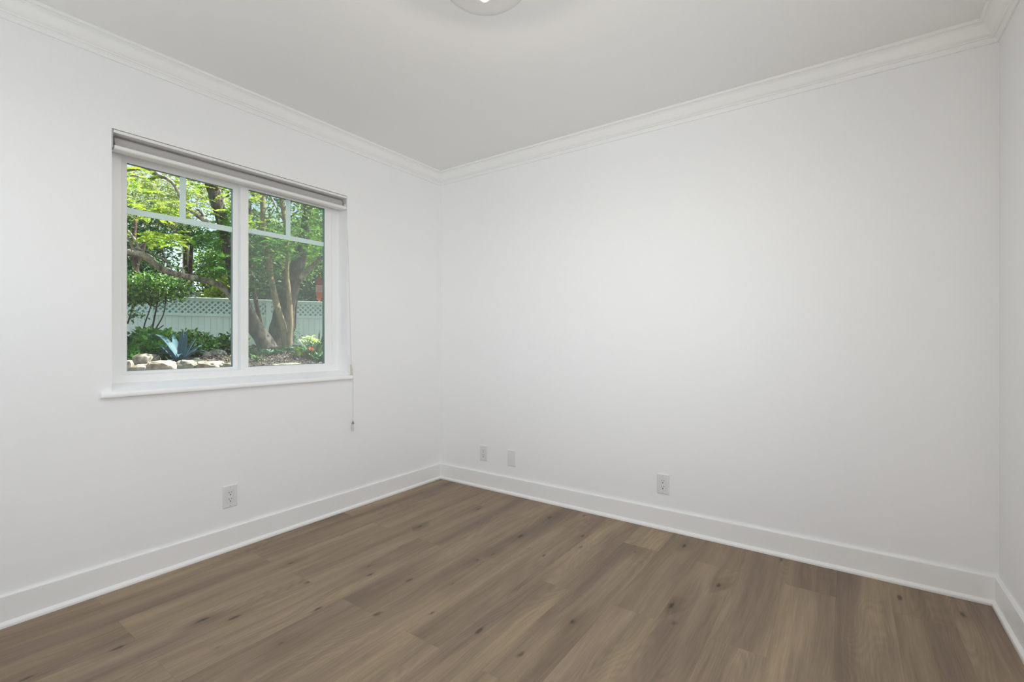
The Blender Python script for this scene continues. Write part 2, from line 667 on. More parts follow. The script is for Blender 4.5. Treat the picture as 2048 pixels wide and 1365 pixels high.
crown = [(0.0, H - 0.086), (0.0075, H - 0.086), (0.0085, H - 0.083), (0.0095, H - 0.077), (0.013, H - 0.072), (0.0145, H - 0.0695),
         (0.0145, H - 0.066), (0.0195, H - 0.0655), (0.0205, H - 0.0635), (0.0205, H - 0.061)]
for k in range(9):                                   # ogee: convex low, hollow high
    t = k / 8
    crown.append((0.0215 + 0.0345 * t, H - 0.0600 + 0.0440 * t + 0.0050 * math.sin(2 * math.pi * t) * -1.0))
crown += [(0.0580, H - 0.0150), (0.0580, H - 0.0125), (0.0630, H - 0.0125), (0.0680, H - 0.0110), (0.0700, H - 0.0080), (0.0700, H), (0.0, H)]
base = [(0, 0), (0.0140, 0), (0.0140, 0.1135), (0.0132, 0.1150), (0.0115, 0.1157), (0, 0.1157)]
shoe = [(0.0140, 0), (0.0270, 0), (0.0270, 0.0045), (0.0262, 0.0080), (0.0242, 0.0115), (0.0215, 0.0150), (0.0180, 0.0180), (0.0140, 0.0200)]
for k, side in enumerate(('left', 'back', 'right', 'front')):
    struct(sweep(side, crown, 'trim_%d' % (k + 1), TRIM))
    bb = struct(sweep(side, base, 'baseboard_' + side, TRIM, angle=25))
    sweep(side, shoe, 'shoe_molding', TRIM, bb, angle=50)

# ------------------------------------------------------------------ window
win = empty('window_1', (0, 0, 0))
win['kind'] = 'structure'
E0 = -0.090
fr = MB().ring_x(E0, -0.152, OY0, OY1, OZ0, OZ1, 0.058, 0.046, 0.076, 0.075).build('frame', VINYL, win, bevel=0.0015)
# sill track lip under the sashes, stepping down to the stool
MB().box(-0.152, -0.082, OY0, OY1, 0.855, 0.8945).build('sill_track', VINYL, win, bevel=0.002)
# fixed half, set back
fs1 = MB().ring_x(-0.128, -0.150, -2.006, -1.470, 0.925, 1.985, 0.036, 0.030, 0.0205, 0.060).build('fixed_sash', VINYL, win, bevel=0.0015)
MB().ring_x(-0.1336, -0.1495, -1.975, -1.495, 0.940, 1.930, 0.0058, 0.0062, 0.0062, 0.0062).build('glazing_spacer', SPACER, fs1)
MB().box(-0.1335, -0.1315, -1.9705, -1.4995, 0.9445, 1.9265).build('pane', GLASS, fs1)
mz0, mz1 = 1.688, 1.7165
MB().box(-0.141, -0.1355, -1.969, -1.500, mz0, mz1).box(-0.141, -0.1355, -1.751, -1.725, mz1, 1.925).build('muntin', MUNTIN, fs1)
# sliding half, nearer the room
ss = MB().ring_x(-0.0945, -0.1225, -1.4745, -0.9085, 0.909, 1.985, 0.0415, 0.0495, 0.034, 0.050).build('sliding_sash', VINYL, win, bevel=0.0015)
MB().ring_x(-0.1016, -0.1220, -1.438, -0.953, 0.938, 1.940, 0.0058, 0.0062, 0.0062, 0.0062).build('glazing_spacer', SPACER, ss)
MB().box(-0.1015, -0.0995, -1.4325, -0.9585, 0.9435, 1.9345).build('pane', GLASS, ss)
MB().box(-0.112, -0.1065, -1.432, -0.959, 1.694, 1.7205).box(-0.112, -0.1065, -1.208, -1.182, 1.7205, 1.934).build('muntin', MUNTIN, ss)
lk = MB()
lk.box(-0.0965, -0.0925, -1.4740, -1.4600, 1.388, 1.468)
lk.build('sash_latch', VINYL, ss, bevel=0.002)
MB().box(-0.100, -0.0945, -1.490, -1.4765, 0.911, 0.922).build('weep_gap', BRACKET, ss)
# insect screen outside the sliding half
sc = MB().box(-0.1575, -0.1570, -1.455, -0.905, 0.915, 1.99).build('insect_screen', SCREEN, win)
MB().ring_x(-0.153, -0.162, -1.467, -0.893, 0.903, 2.0, 0.014, 0.014, 0.014, 0.014).build('screen_frame', VINYL, win)
# stool (inside sill board): slopes to a rounded nose, ears run past the opening
prof = [(-0.083, 0.8935), (-0.045, 0.8870), (-0.020, 0.8790), (0.002, 0.8685), (0.016, 0.8655), (0.021, 0.8630), (0.0235, 0.8580), (0.0235, 0.8460), (0.0215, 0.8420), (0.018, 0.8405), (-0.002, 0.8405), (-0.083, 0.8405)]
mb = MB()
n_ = len(prof)
vs_ = [(x, y, z) for y in (OY0 + 0.001, OY1 - 0.001) for x, z in prof]
mb.add(vs_, [(i, (i + 1) % n_, n_ + (i + 1) % n_, n_ + i) for i in range(n_)] + [tuple(range(n_)), tuple(reversed(range(n_, 2 * n_)))])
stool_ear = [(0.0005, 0.8680), (0.016, 0.8655), (0.021, 0.8630), (0.0235, 0.8580), (0.0235, 0.8460), (0.0215, 0.8420), (0.018, 0.8405), (0.0005, 0.8405)]
n_ = len(stool_ear)
for ya, yb in ((-2.101, OY0 + 0.001), (OY1 - 0.001, -0.834)):
    mb.add([(x, y, z) for y in (ya, yb) for x, z in stool_ear], [(i, (i + 1) % n_, n_ + (i + 1) % n_, n_ + i) for i in range(n_)] + [tuple(range(n_)), tuple(reversed(range(n_, 2 * n_)))])
st = mb.build('trim_5', plain('stool_lit_paint', (0.92, 0.92, 0.91, 1), 0.35, spec=0.4), None, smooth=True, angle=35)  # window light on the sill put into the colour, lighter than TRIM
struct(st)
# painted filler strip over the opening
struct(MB().box(-0.05, 0.0008, OY0, OY1, 2.0225, OZ1).build('trim_6', TRIM))

# unseen window added beside the camera around the daylight panels
w2 = empty('added_window_2', (0, 0, 0))
w2['kind'] = 'structure'
MB().ring_x(W + 0.06, W + 0.12, RY0, RY1, RZ0, RZ1, 0.05, 0.05, 0.05, 0.05).build('frame', VINYL, w2)

w3 = empty('added_window_3', (0, 0, 0))  # unseen window added around the fill panel behind the camera
w3['kind'] = 'structure'
mb = MB().ring_x(-D - 0.06, -D - 0.12, FX0, FX1, FZ0, FZ1, 0.05, 0.05, 0.05, 0.05)
mb.v = [(y, x, z) for x, y, z in mb.v]
mb.build('frame', VINYL, w3)

# ------------------------------------------------------------------ roller blind
bl = empty('roller_blind', (0, -1.461, 2.0), 'grey roller blind rolled up at the head of the window', 'blind')


def at_blind(o):
    o.parent = bl
    o.matrix_parent_inverse = Matrix.Translation((0, 1.461, -2.0))
    return o


at_blind(MB().box(-0.075, 0.0005, -2.0535, -0.8665, 2.0065, 2.0195).build('headrail', BLINDM, bevel=0.0015))
mb = MB()
ry0, ry1 = -2.044, -0.880
mb.tube([(-0.046, ry0, 1.9790), (-0.046, ry1, 1.9790)], [0.0215, 0.0215], 28)
# shade end hanging from the roll, down to the hem bar
shp = [(-0.0262, 1.988), (-0.0245, 1.979), (-0.0215, 1.970), (-0.0165, 1.961), (-0.0105, 1.953), (-0.0085, 1.946)]
shq = shp + [(x - 0.0012, z - 0.0008) for x, z in reversed(shp)]
n_ = len(shq)
mb.add([(x, y, z) for y in (ry0, ry1) for x, z in shq], [(i, (i + 1) % n_, n_ + (i + 1) % n_, n_ + i) for i in range(n_)] + [tuple(range(n_)), tuple(reversed(range(n_, 2 * n_)))])
at_blind(mb.build('shade_roll', BLINDF, smooth=True, angle=50))
hp = [(-0.060, 1.9380), (-0.010, 1.9350), (-0.004, 1.9370), (-0.001, 1.9410), (-0.001, 1.9480), (-0.004, 1.9530), (-0.010, 1.9550), (-0.018, 1.9510), (-0.030, 1.9440), (-0.060, 1.9440)]
mb = MB()
n_ = len(hp)
mb.add([(x, y, z) for y in (-2.050, -0.8665) for x, z in hp], [(i, (i + 1) % n_, n_ + (i + 1) % n_, n_ + i) for i in range(n_)] + [tuple(range(n_)), tuple(reversed(range(n_, 2 * n_)))])
at_blind(mb.build('hem_bar', BLINDM, smooth=True, angle=40))
for ya, yb in ((-2.0575, -2.0545), (-0.8655, -0.8630)):
    at_blind(MB().box(-0.072, -0.002, ya, yb, 1.941, 2.0190).build('bracket', BRACKET, bevel=0.001))
at_blind(MB().cyl((-0.012, -0.873, 1.960), (-0.012, -0.8665, 1.960), 0.010, n=14).build('pull_button', BLINDM))
# cord, tensioner at the stool, and tassel below it
cp, cr_ = smooth_path([(-0.006, -0.8640, 2.004), (0.008, -0.852, 1.45), (0.0125, -0.8415, 0.975), (0.0135, -0.838, 0.925)], [0.0011] * 4, 5)
pc = at_blind(MB().tube(cp, cr_, 6).build('pull_cord', CORD, smooth=True))
mb = MB()
cp2, cr2 = smooth_path([(0.0135, -0.8355, 0.925), (0.014, -0.832, 0.890), (0.0175, -0.831, 0.868), (0.0175, -0.829, 0.83), (0.0165, -0.8285, 0.70), (0.016, -0.829, 0.562)], [0.0011] * 6, 4)
t2 = MB().tube(cp2, cr2, 6).build('lower_cord', CORD, pc, smooth=True)
ct = MB().box(0.004, 0.016, -0.8405, -0.8375, 0.868, 0.934)
ct.box(0.004, 0.020, -0.8480, -0.8300, 0.8665, 0.8700)
ct.tube([(0.012, -0.8390, 0.929), (0.012, -0.8355, 0.905), (0.012, -0.8330, 0.872)], [0.0035, 0.005, 0.0045], 8)
ct.build('cord_clip', CORDCLIP, pc, smooth=True)
MB().lathe([(0.0012, 0.0), (0.0045, -0.004), (0.0075, -0.013), (0.0082, -0.019), (0.001, -0.020)], (0.0160, -0.829, 0.566), 12).build('cord_connector', METALG, pc, smooth=True)
MB().lathe([(0.001, 0.0), (0.0050, -0.002), (0.0060, -0.010), (0.0075, -0.034), (0.0068, -0.044), (0.001, -0.047)], (0.0158, -0.8305, 0.548), 12).build('tassel', CORD, pc, smooth=True)


# ------------------------------------------------------------------ outlets (built facing +X, centred at the origin)
def rounded_slab(hw, hh, t, ch):
    mb = MB()
    r0 = [(-hw, -hh), (hw, -hh), (hw, hh), (-hw, hh)]
    r1 = [(-hw + ch, -hh + ch), (hw - ch, -hh + ch), (hw - ch, hh - ch), (-hw + ch, hh - ch)]
    vs = [(0.0003, y, z) for y, z in r0] + [(t * 0.45, y, z) for y, z in r0] + [(t, y, z) for y, z in r1]
    fs = [(0, 3, 2, 1), (8, 9, 10, 11)]
    for a in (0, 4):
        for k in range(4):
            q = (k + 1) % 4
            fs.append((a + k, a + q, a + 4 + q, a + 4 + k))
    return mb.add(vs, fs)


def make_outlet(label, group, loc, rz, duplex=True):
    o = empty('wall_outlet' if duplex else 'blank_wall_plate', loc, label, 'outlet' if duplex else 'wall plate', group, (0, 0, rz))
    rounded_slab(0.0355, 0.0578, 0.0062, 0.0035).build('plate', PLATE, o, bevel=0.0008)
    if duplex:
        rc = MB().ring_x(0.0064, 0.0058, -0.0178, 0.0178, -0.0345, 0.0345, 0.0008, 0.0008, 0.0008, 0.0008)
        rc.build('insert_seam', SCREWM, o)
        rec = MB().box(0.0055, 0.0072, -0.0168, 0.0168, -0.0335, 0.0335).build('receptacle', PLATE, o, bevel=0.0006)
        for zc in (0.0145, -0.0195):
            sb = MB()
            sb.box(0.0070, 0.0076, -0.0078, -0.0054, zc + 0.002, zc + 0.0105)
            sb.box(0.0070, 0.0076, 0.0052, 0.0074, zc + 0.003, zc + 0.0100)
            sb.cyl((0.0070, 0, zc - 0.0055), (0.0076, 0, zc - 0.0055), 0.0031, n=12)
            sb.build('contact_slots', DARK, rec)
    for zc in (0.0485, -0.0485):
        MB().cyl((0.006, 0, zc), (0.0069, 0, zc), 0.0028, n=12).build('screw', SCREWM, o)
    return o


make_outlet('white duplex outlet low on the wall below the window', 'white wall outlets', (0, -1.574, 0.277), 0)
make_outlet('white duplex outlet nearest the room corner, left of the blank plate', 'white wall outlets', (0.441, 0, 0.257), -math.pi / 2)
make_outlet('white duplex outlet alone near the middle of the plain back wall', 'white wall outlets', (1.766, 0, 0.2585), -math.pi / 2)
make_outlet('plain white blank cover plate without sockets, beside an outlet', None, (0.694, 0, 0.2545), -math.pi / 2, False)

# ------------------------------------------------------------------ ceiling lamp
LX, LY = 1.681, -1.554
lamp = empty('ceiling_lamp', (LX, LY, H), 'clear glass bowl ceiling lamp with a lit warm bulb', 'lamp')
BRASS = plain('lamp_metal', (0.78, 0.77, 0.74, 1), 0.3, metal=0.7)
m, n, l, p = mat('bulb_glow')
p.inputs['Base Color'].default_value = (0.25, 0.22, 0.16, 1)
p.inputs['Emission Color'].default_value = (1.0, 0.83, 0.52, 1)
p.inputs['Emission Strength'].default_value = 0.52
BULB = m
MB().lathe([(0.001, 0.0), (0.075, 0.0), (0.075, -0.012), (0.062, -0.022), (0.001, -0.024)], n=36).build('canopy', BRASS, lamp, smooth=True)
MB().lathe([(0.012, -0.02), (0.012, -0.06), (0.020, -0.062), (0.020, -0.115), (0.015, -0.118)], n=20).build('socket', BRASS, lamp, smooth=True)
MB().lathe([(0.014, -0.112), (0.016, -0.130), (0.026, -0.155), (0.030, -0.178), (0.0285, -0.196), (0.0225, -0.210), (0.0135, -0.2185), (0.006, -0.2215), (0.001, -0.2222)], n=24).build('bulb', BULB, lamp, smooth=True)
gp = []
for k in range(33):                                   # from the neck ring down to the lowest point
    a = math.radians(58 - 148 * k / 32)
    gp.append((max(0.162 * math.cos(a), 0.0006), -0.1125 + 0.1140 * math.sin(a)))
gb = MB().lathe([(0.0765, -0.0125)] + gp, n=64).build('glass_bowl', LAMPGLASS, lamp, smooth=True, angle=80)
pl_ = bpy.data.lights.new('bulb_light', 'POINT')
pl_.energy = BULB_E
pl_.color = (1.0, 0.91, 0.78)
pl_.shadow_soft_size = 0.001
plo = bpy.data.objects.new('bulb_light', pl_)
COL.objects.link(plo)
plo.parent = lamp
plo.location = (0, 0, -0.2245)
dl = bpy.data.lights.new('bulb_downlight', 'AREA')      # the bulb throws most of its light down and outwards, its base shades the ceiling
dl.shape = 'DISK'
dl.size = 0.012
dl.energy = DOWN_E
dl.color = (1.0, 0.95, 0.88)
dlo = bpy.data.objects.new('bulb_downlight', dl)
COL.objects.link(dlo)
dlo.parent = lamp
dlo.location = (0, 0, -0.2226)


# ------------------------------------------------------------------ garden
def dist(x, y):
    return FV.x * (x - CX) + FV.y * (y - CY)


def gz(x, y):
    """height of the ground outside"""
    d = dist(x, y)
    if d < 6.55:
        return 0.30
    if d < 6.75:
        return 0.30 + (d - 6.55) / 0.2 * 0.40
    return 0.70 + min((d - 6.75) * 0.118, 0.27) + 0.03 * noise.noise(Vector((x * 1.7, y * 1.7, 0)))


# ground sheet
mb = MB()
NX, NY = 70, 90
xs = [-22 + 21.8 * i / NX for i in range(NX + 1)]
ys = [-8 + 24 * j / NY for j in range(NY + 1)]
mb.add([(x, y, gz(x, y)) for x in xs for y in ys],
       [(i * (NY + 1) + j, (i + 1) * (NY + 1) + j, (i + 1) * (NY + 1) + j + 1, i * (NY + 1) + j + 1) for i in range(NX) for j in range(NY)])
gr = mb.build('ground', SOIL, smooth=True)
gr['kind'] = 'structure'


def leaf_arrays(pos, nrm_dir, size, rs, aspect=0.5, fold=0.25):
    """one folded diamond leaf at every position; nrm_dir = leaf axis"""
    n = len(pos)
    ax = nrm_dir / (np.linalg.norm(nrm_dir, axis=1, keepdims=True) + 1e-9)
    rnd = rs.normal(size=(n, 3))
    sd = np.cross(ax, rnd)
    sd /= (np.linalg.norm(sd, axis=1, keepdims=True) + 1e-9)
    up = np.cross(sd, ax)
    s = size[:, None]
    v = np.empty((n, 6, 3))
    v[:, 0] = pos
    for q_, (t_, w_) in ((1, (0.30, 0.46)), (2, (0.68, 0.40))):
        v[:, q_] = pos + ax * s * t_ + sd * s * aspect * w_ + up * s * fold * 0.3
        v[:, 6 - q_] = pos + ax * s * t_ - sd * s * aspect * w_ + up * s * fold * 0.3
    v[:, 3] = pos + ax * s
    k = np.arange(n)[:, None] * 6
    f = np.concatenate([k + np.array([[0, 1, 2, 3]]), k + np.array([[0, 3, 4, 5]])])
    return v.reshape(-1, 3), f


def np_obj(name, v, f, material, parent=None):
    me = bpy.data.meshes.new(name)
    me.from_pydata(v.tolist(), [], f.tolist())
    me.materials.append(material)
    o = bpy.data.objects.new(name, me)
    COL.objects.link(o)
    if parent is not None:
        o.parent = parent
        o.matrix_parent_inverse = Matrix.Translation(-parent.location)
    return o


def crown_leaves(blobs, n, size, seed, clump=0.22, nclump=60, up=0.2, aspect=0.5):
    """leaves in clumps over a set of ellipsoids ((centre), (rx, ry, rz))"""
    rs = np.random.RandomState(seed)
    wts = np.array([b[1][0] * b[1][2] for b in blobs])
    wts = wts / wts.sum()
    P, A = [], []
    for (c, r), wgt in zip(blobs, wts):
        m_ = max(int(n * wgt), 10)
        nc = max(int(nclump * wgt), 4)
        d = rs.normal(size=(nc, 3))
        d /= np.linalg.norm(d, axis=1, keepdims=True)
        cc = np.array(c) + d * (rs.uniform(0.35, 1.0, size=(nc, 1)) ** 0.6) * np.array(r)
        idx = rs.randint(0, nc, m_)
        off = rs.normal(size=(m_, 3)) * np.array([1, 1, 0.62]) * clump
        P.append(cc[idx] + off)
        a = off / clump * 0.6 + rs.normal(size=(m_, 3)) * 0.7
        a[:, 2] += up - 0.25
        A.append(a)
    P = np.concatenate(P)
    A = np.concatenate(A)
    return leaf_arrays(P, A, size * rs.uniform(0.65, 1.3, len(P)), rs, aspect)


def fronds(origins, dirs, length, leaflet, seed, npair=12, droop=0.25, aspect=0.32):
    """feathery leaves: a flat row of leaflets both sides of each rib"""
    rs = np.random.RandomState(seed)
    P, A, Z = [], [], []
    for o, d in zip(origins, dirs):
        d = np.array(d, float)
        d /= np.linalg.norm(d)
        s = np.cross(d, (0, 0, 1.0))
        s /= (np.linalg.norm(s) + 1e-9)
        for k in range(1, npair + 1):
            t = k / npair
            p = np.array(o) + d * length * t + np.array((0, 0, -droop * length * t * t))
            ll = leaflet * (0.55 + 0.9 * math.sin(math.pi * min(t * 0.9 + 0.1, 1)))
            for q in (-1, 1):
                P.append(p)
                A.append(s * q + d * 0.45 + rs.normal(size=3) * 0.12)
                Z.append(ll)
    return leaf_arrays(np.array(P), np.array(A), np.array(Z), rs, aspect, 0.1)


def trunk(name, pts, rad, material, parent, sub=6, n=12, bump=0.10, seed=0):
    P, R_ = smooth_path(pts, rad, sub)
    mb = MB().tube(P, R_, n)
    vv = []
    for i, v in enumerate(mb.v):
        c = P[min(i // n, len(P) - 1)]
        r = R_[min(i // n, len(R_) - 1)]
        q = Vector(v)
        k = 1 + bump * noise.noise(q * 5.5 + Vector((seed, 0, 0)))
        vv.append(tuple(c + (q - c) * k))
    mb.v = vv
    o = mb.build(name, material, smooth=True, angle=180)
    if parent is not None:
        o.parent = parent
        o.matrix_parent_inverse = Matrix.Translation(-parent.location)
    return o


def PX(w, d):
    """half width in metres of something w pixels wide at distance d"""
    return 0.5 * w / FPX * d


def bush(name, label, cat, base, blobs, n, size, material, seed, part='foliage', stems=0, stem_mat=None, group=None, **kw):
    o = empty(name, base, label, cat, group)
    v, f = crown_leaves(blobs, n, size, seed, **kw)
    np_obj(part, v, f, material, o)
    return o


# ---- fence
FA, FB = G(200, 590, 9.15), G(720, 606.5, 11.35)
FA.z = FB.z = 1.985
fd = (FB - FA).normalized()
FA, FB = FA - fd * 3.0, FB + fd * 2.0
FL = (FB - FA).length
fn = Vector((fd.y, -fd.x, 0))
if fn.dot(Vector((CX, CY, 0)) - FA) < 0:
    fn = -fn
fence = empty('lattice_fence', (FA + FB) / 2 - Vector((0, 0, 1.3)), 'pale mint white board fence with a lattice strip along its top', 'fence')


def fpart(mbl, name, bevel=0.0):
    M = Matrix(((fd.x, fn.x, 0, FA.x), (fd.y, fn.y, 0, FA.y), (0, 0, 1, 0), (0, 0, 0, 1)))
    mbl.v = [tuple(M @ Vector(v)) for v in mbl.v]
    o = mbl.build(name, FENCE, None, bevel=bevel)
    o.parent = fence
    o.matrix_parent_inverse = Matrix.Translation(-fence.location)
    return o


ZT, ZL, ZB = 1.985, 1.612, 0.62
posts = [1.66, 3.78, 5.9, 7.62, 9.4]
bd = MB()
s = 0.0
rng = random.Random(3)
while s < FL:
    w_ = 0.112
    bd.box(s, min(s + w_ - 0.0035, FL), -0.022 + rng.uniform(-0.004, 0.004), 0.0, ZB, ZL)
    s += w_
bd.box(0, FL, -0.040, -0.024, ZB, ZL)
fpart(bd, 'board_panel')
o = fpart(MB().box(0, FL, -0.115, -0.105, ZL - 0.1, ZT - 0.03), 'backing_board')
o.data.materials[0] = plain('shaded_backing', (0.50, 0.62, 0.60, 1), 0.8)  # shade behind the lattice put into a darker fence colour
segs = [0.0] + [p_ for p_ in posts if p_ < FL] + [FL]
for a_, c_ in zip(segs[:-1], segs[1:]):
    lt = MB()
    z0, z1 = ZL + 0.03, ZT - 0.055
    hh = z1 - z0
    sp = 0.105
    hw = 0.021
    k = a_ - hh
    while k < c_:
        for sg in (1, -1):
            # strip from (k, z0) to (k+hh, z1), or mirrored, clipped to the segment
            t0 = max(0.0, (a_ - k) / hh)
            t1 = min(1.0, (c_ - k) / hh)
            if t1 - t0 < 0.02:
                continue
            za, zb = (z0 + hh * t0, z0 + hh * t1) if sg > 0 else (z1 - hh * t0, z1 - hh * t1)
            xa, xb = k + hh * t0, k + hh * t1
            e = hw
            yb = 0.004 if sg > 0 else -0.004
            vs = []
            for y_ in (yb, yb - 0.008):
                vs += [(xa - e, y_, za), (xa + e, y_, za), (xb + e, y_, zb), (xb - e, y_, zb)]
            lt.add(vs, [(0, 1, 2, 3), (7, 6, 5, 4), (0, 4, 5, 1), (1, 5, 6, 2), (2, 6, 7, 3), (3, 7, 4, 0)])
        k += sp
    fpart(lt, 'lattice_panel')
fpart(MB().box(0, FL, -0.05, 0.028, ZL - 0.012, ZL + 0.035), 'middle_rail', 0.004)
fpart(MB().box(0, FL, -0.05, 0.024, ZT - 0.062, ZT - 0.028), 'upper_rail', 0.004)
fpart(MB().box(0, FL, -0.075, 0.060, ZT - 0.028, ZT), 'top_cap', 0.006)
for p_ in posts:
    if p_ < FL:
        fpart(MB().box(p_ - 0.048, p_ + 0.048, -0.06, 0.034, ZB, ZT - 0.028), 'post', 0.004)

# ---- little surfboard sign on the fence top
d_ = 10.85
sc_ = G(639.6, 577, d_)
sb_ = FA + fd * ((sc_ - FA).dot(fd))
sgn = empty('surfboard_sign', (sb_.x, sb_.y, ZT), 'small red, white and orange surfboard sign standing on the fence top', 'sign')
hs, ws = 0.29, 0.078
zc = ZT + 0.01 + hs


def board_half_w(t):
    return ws * (max(1 - abs(t) ** 2.4, 0.0)) ** 0.6


def board_part(t0, t1, name, m_):
    mbb = MB()
    vs = []
    N = 10
    for k in range(N + 1):
        t = t0 + (t1 - t0) * k / N
        w_ = max(board_half_w(t), 0.012)
        for yy in (0.012, -0.012):
            for sx in (-1, 1):
                p3 = sb_ + fd * (sx * w_) + fn * yy
                vs.append((p3.x, p3.y, zc + hs * t))
    fs = []
    for k in range(N):
        a_, c_ = 4 * k, 4 * k + 4
        fs += [(a_, a_ + 1, c_ + 1, c_), (a_ + 3, a_ + 2, c_ + 2, c_ + 3), (a_ + 1, a_ + 3, c_ + 3, c_ + 1), (a_ + 2, a_, c_, c_ + 2)]
    fs += [(0, 2, 3, 1), (4 * N, 4 * N + 1, 4 * N + 3, 4 * N + 2)]
    o = mbb.add(vs, fs).build(name, m_, None)
    o.parent = sgn
    o.matrix_parent_inverse = Matrix.Translation(-sgn.location)


board_part(0.28, 1.0, 'red_nose', RED)
board_part(-0.26, 0.28, 'white_middle', SIGNW)
board_part(-1.0, -0.26, 'orange_tail', ORANGE)
mb = MB()
for zz, ph in ((0.14, 0.0), (-0.02, 1.3), (-0.16, 2.2)):      # faded script lettering, not readable
    pts_ = []
    for k in range(13):
        t = -1 + 2 * k / 12
        q = sb_ + fd * (0.055 * t) + fn * 0.0135
        pts_.append((q.x, q.y, zc + hs * zz + 0.016 * math.sin(6.5 * t + ph) + 0.004 * t))
    mb.tube(pts_, [0.0045] * 13, 5)
o = mb.build('script_lettering', RED, None)
o.parent = sgn
o.matrix_parent_inverse = Matrix.Translation(-sgn.location)


# ---- trees in the garden
def tree(name, label, cat, base):
    return empty(name, base, label, cat)


# leaning spreading tree: trunk goes up and left, limb crosses the left pane
d0 = 8.3
T = tree('spreading_tree', 'leaning grey tree whose long limb arches across the left pane', 'tree', G(533, 700, d0))
trunk('trunk', [G(540, 703, d0), G(524, 676, d0), G(506, 648, d0), G(488, 612, d0), G(474, 570, d0), G(462, 510, d0 - .1), G(448, 455, d0 - .2), G(437, 415, d0 - .3), G(427, 375, d0 - .3), G(414, 320, d0 - .3), G(405, 250, d0 - .3)],
      [PX(36, d0), PX(31, d0), PX(29, d0), PX(27, d0), PX(26, d0), PX(24, d0), PX(20, d0), PX(22, d0), PX(25, d0), PX(24, d0), PX(20, d0)], B_DGREY, T, seed=1)
trunk('branch', [G(478, 606, d0), G(466, 596, d0), G(452, 581, d0), G(436, 569, d0 - .1), G(412, 562, d0 - .2), G(388, 557, d0 - .3), G(364, 551, d0 - .4), G(342, 546, d0 - .5), G(318, 535, d0 - .6), G(298, 519, d0 - .7), G(280, 509, d0 - .8), G(262, 505, d0 - .9), G(240, 500, d0 - 1)],
      [PX(15, d0), PX(15, d0), PX(14, d0), PX(12, d0), PX(11, d0), PX(12.5, d0), PX(11, d0), PX(11, d0), PX(11, d0), PX(12, d0), PX(11.5, d0), PX(11, d0), PX(10, d0)], B_GREY, T, seed=2)
dd = d0 - .6
for pts_, r_ in (
        ([(318, 535), (300, 512), (268, 500), (262, 485), (250, 470)], 6),
        ([(292, 512), (278, 498), (270, 480), (256, 462)], 7),
        ([(345, 537), (333, 524), (318, 512), (300, 503), (285, 500), (268, 496)], 3.2),
        ([(276, 496), (285, 489), (292, 484), (297, 482)], 2.4),
        ([(330, 528), (318, 513), (300, 517)], 1.6),
        ([(368, 548), (364, 540), (358, 535)], 4),
        ([(358, 546), (366, 538), (372, 531)], 2.2),
        ([(335, 530), (330, 512), (326, 495), (322, 480)], 1.8),
        ([(432, 455), (412, 443), (390, 427), (374, 412), (362, 395), (350, 372), (335, 358), (318, 350), (302, 336)], 10),
        ([(325, 354), (308, 346), (292, 337), (270, 338), (250, 342)], 9),
        ([(318, 351), (300, 358), (280, 354), (262, 350)], 5),
        ([(412, 443), (402, 425), (392, 418)], 5),
        ([(440, 425), (446, 405), (440, 380)], 3.5),
        ([(352, 465), (340, 452), (322, 446), (300, 450), (280, 440), (258, 428)], 2.0),
        ([(300, 450), (285, 455), (262, 455)], 1.5)):
    k_ = len(pts_)
    trunk('branch', [G(x, y, dd - 0.02 * i) for i, (x, y) in enumerate(pts_)], [PX(r_, dd) * (1 - 0.5 * i / k_) for i in range(k_)], B_GREY, T, 4, 8, 0.08, 3)
# feathery bright foliage of that tree
rs = np.random.RandomState(11)
org, dr = [], []


def spray(px, py, d, n_, sx, sy, sd=0.25):
    for _ in range(n_):
        p3 = G(px + rs.normal() * sx, py + rs.normal() * sy, d + rs.normal() * sd)
        org.append(tuple(p3))
        a = rs.uniform(0, 2 * math.pi)
        dr.append((math.cos(a), math.sin(a), rs.uniform(-0.25, 0.25)))


for q in ((322, 477, 8.0, 26, 22, 7), (340, 472, 7.9, 9, 14, 5), (300, 470, 7.9, 10, 14, 4), (325, 490, 7.9, 8, 16, 6),
          (300, 428, 7.8, 10, 22, 5), (330, 420, 7.8, 14, 16, 6), (265, 360, 7.5, 8, 9, 9), (340, 360, 7.7, 9, 16, 8),
          (395, 400, 8.0, 14, 14, 20), (455, 390, 8.0, 16, 10, 22), (380, 380, 7.9, 6, 12, 12), (268, 405, 7.5, 8, 10, 12),
          (348, 400, 7.7, 6, 9, 9), (300, 380, 7.7, 8, 22, 14), (408, 372, 7.9, 4, 6, 8),
          (505, 395, 8.3, 12, 10, 8), (510, 445, 8.3, 14, 12, 12), (262, 332, 7.5, 6, 8, 4)):
    spray(*q)
v, f = fronds(org, dr, 0.30, 0.040, 12, 14, 0.2, 0.42)
np_obj('bright_fronds', v, f, L_YEL, T)
org, dr = [], []
for q in ((440, 500, 8.1, 40, 18, 26), (455, 460, 8.1, 26, 12, 16), (440, 540, 8.2, 12, 10, 14), (458, 435, 8.1, 20, 9, 14), (428, 470, 8.2, 8, 9, 12),
          (530, 490, 8.4, 40, 28, 18), (510, 525, 8.4, 22, 14, 18), (570, 480, 8.5, 30, 26, 14), (620, 480, 8.6, 30, 24, 16), (520, 560, 8.5, 12, 14, 18)):
    spray(*q)
v, f = fronds(org, dr, 0.32, 0.044, 13, 14, 0.35, 0.40)
np_obj('green_fronds', v, f, L_BRIGHT, T)

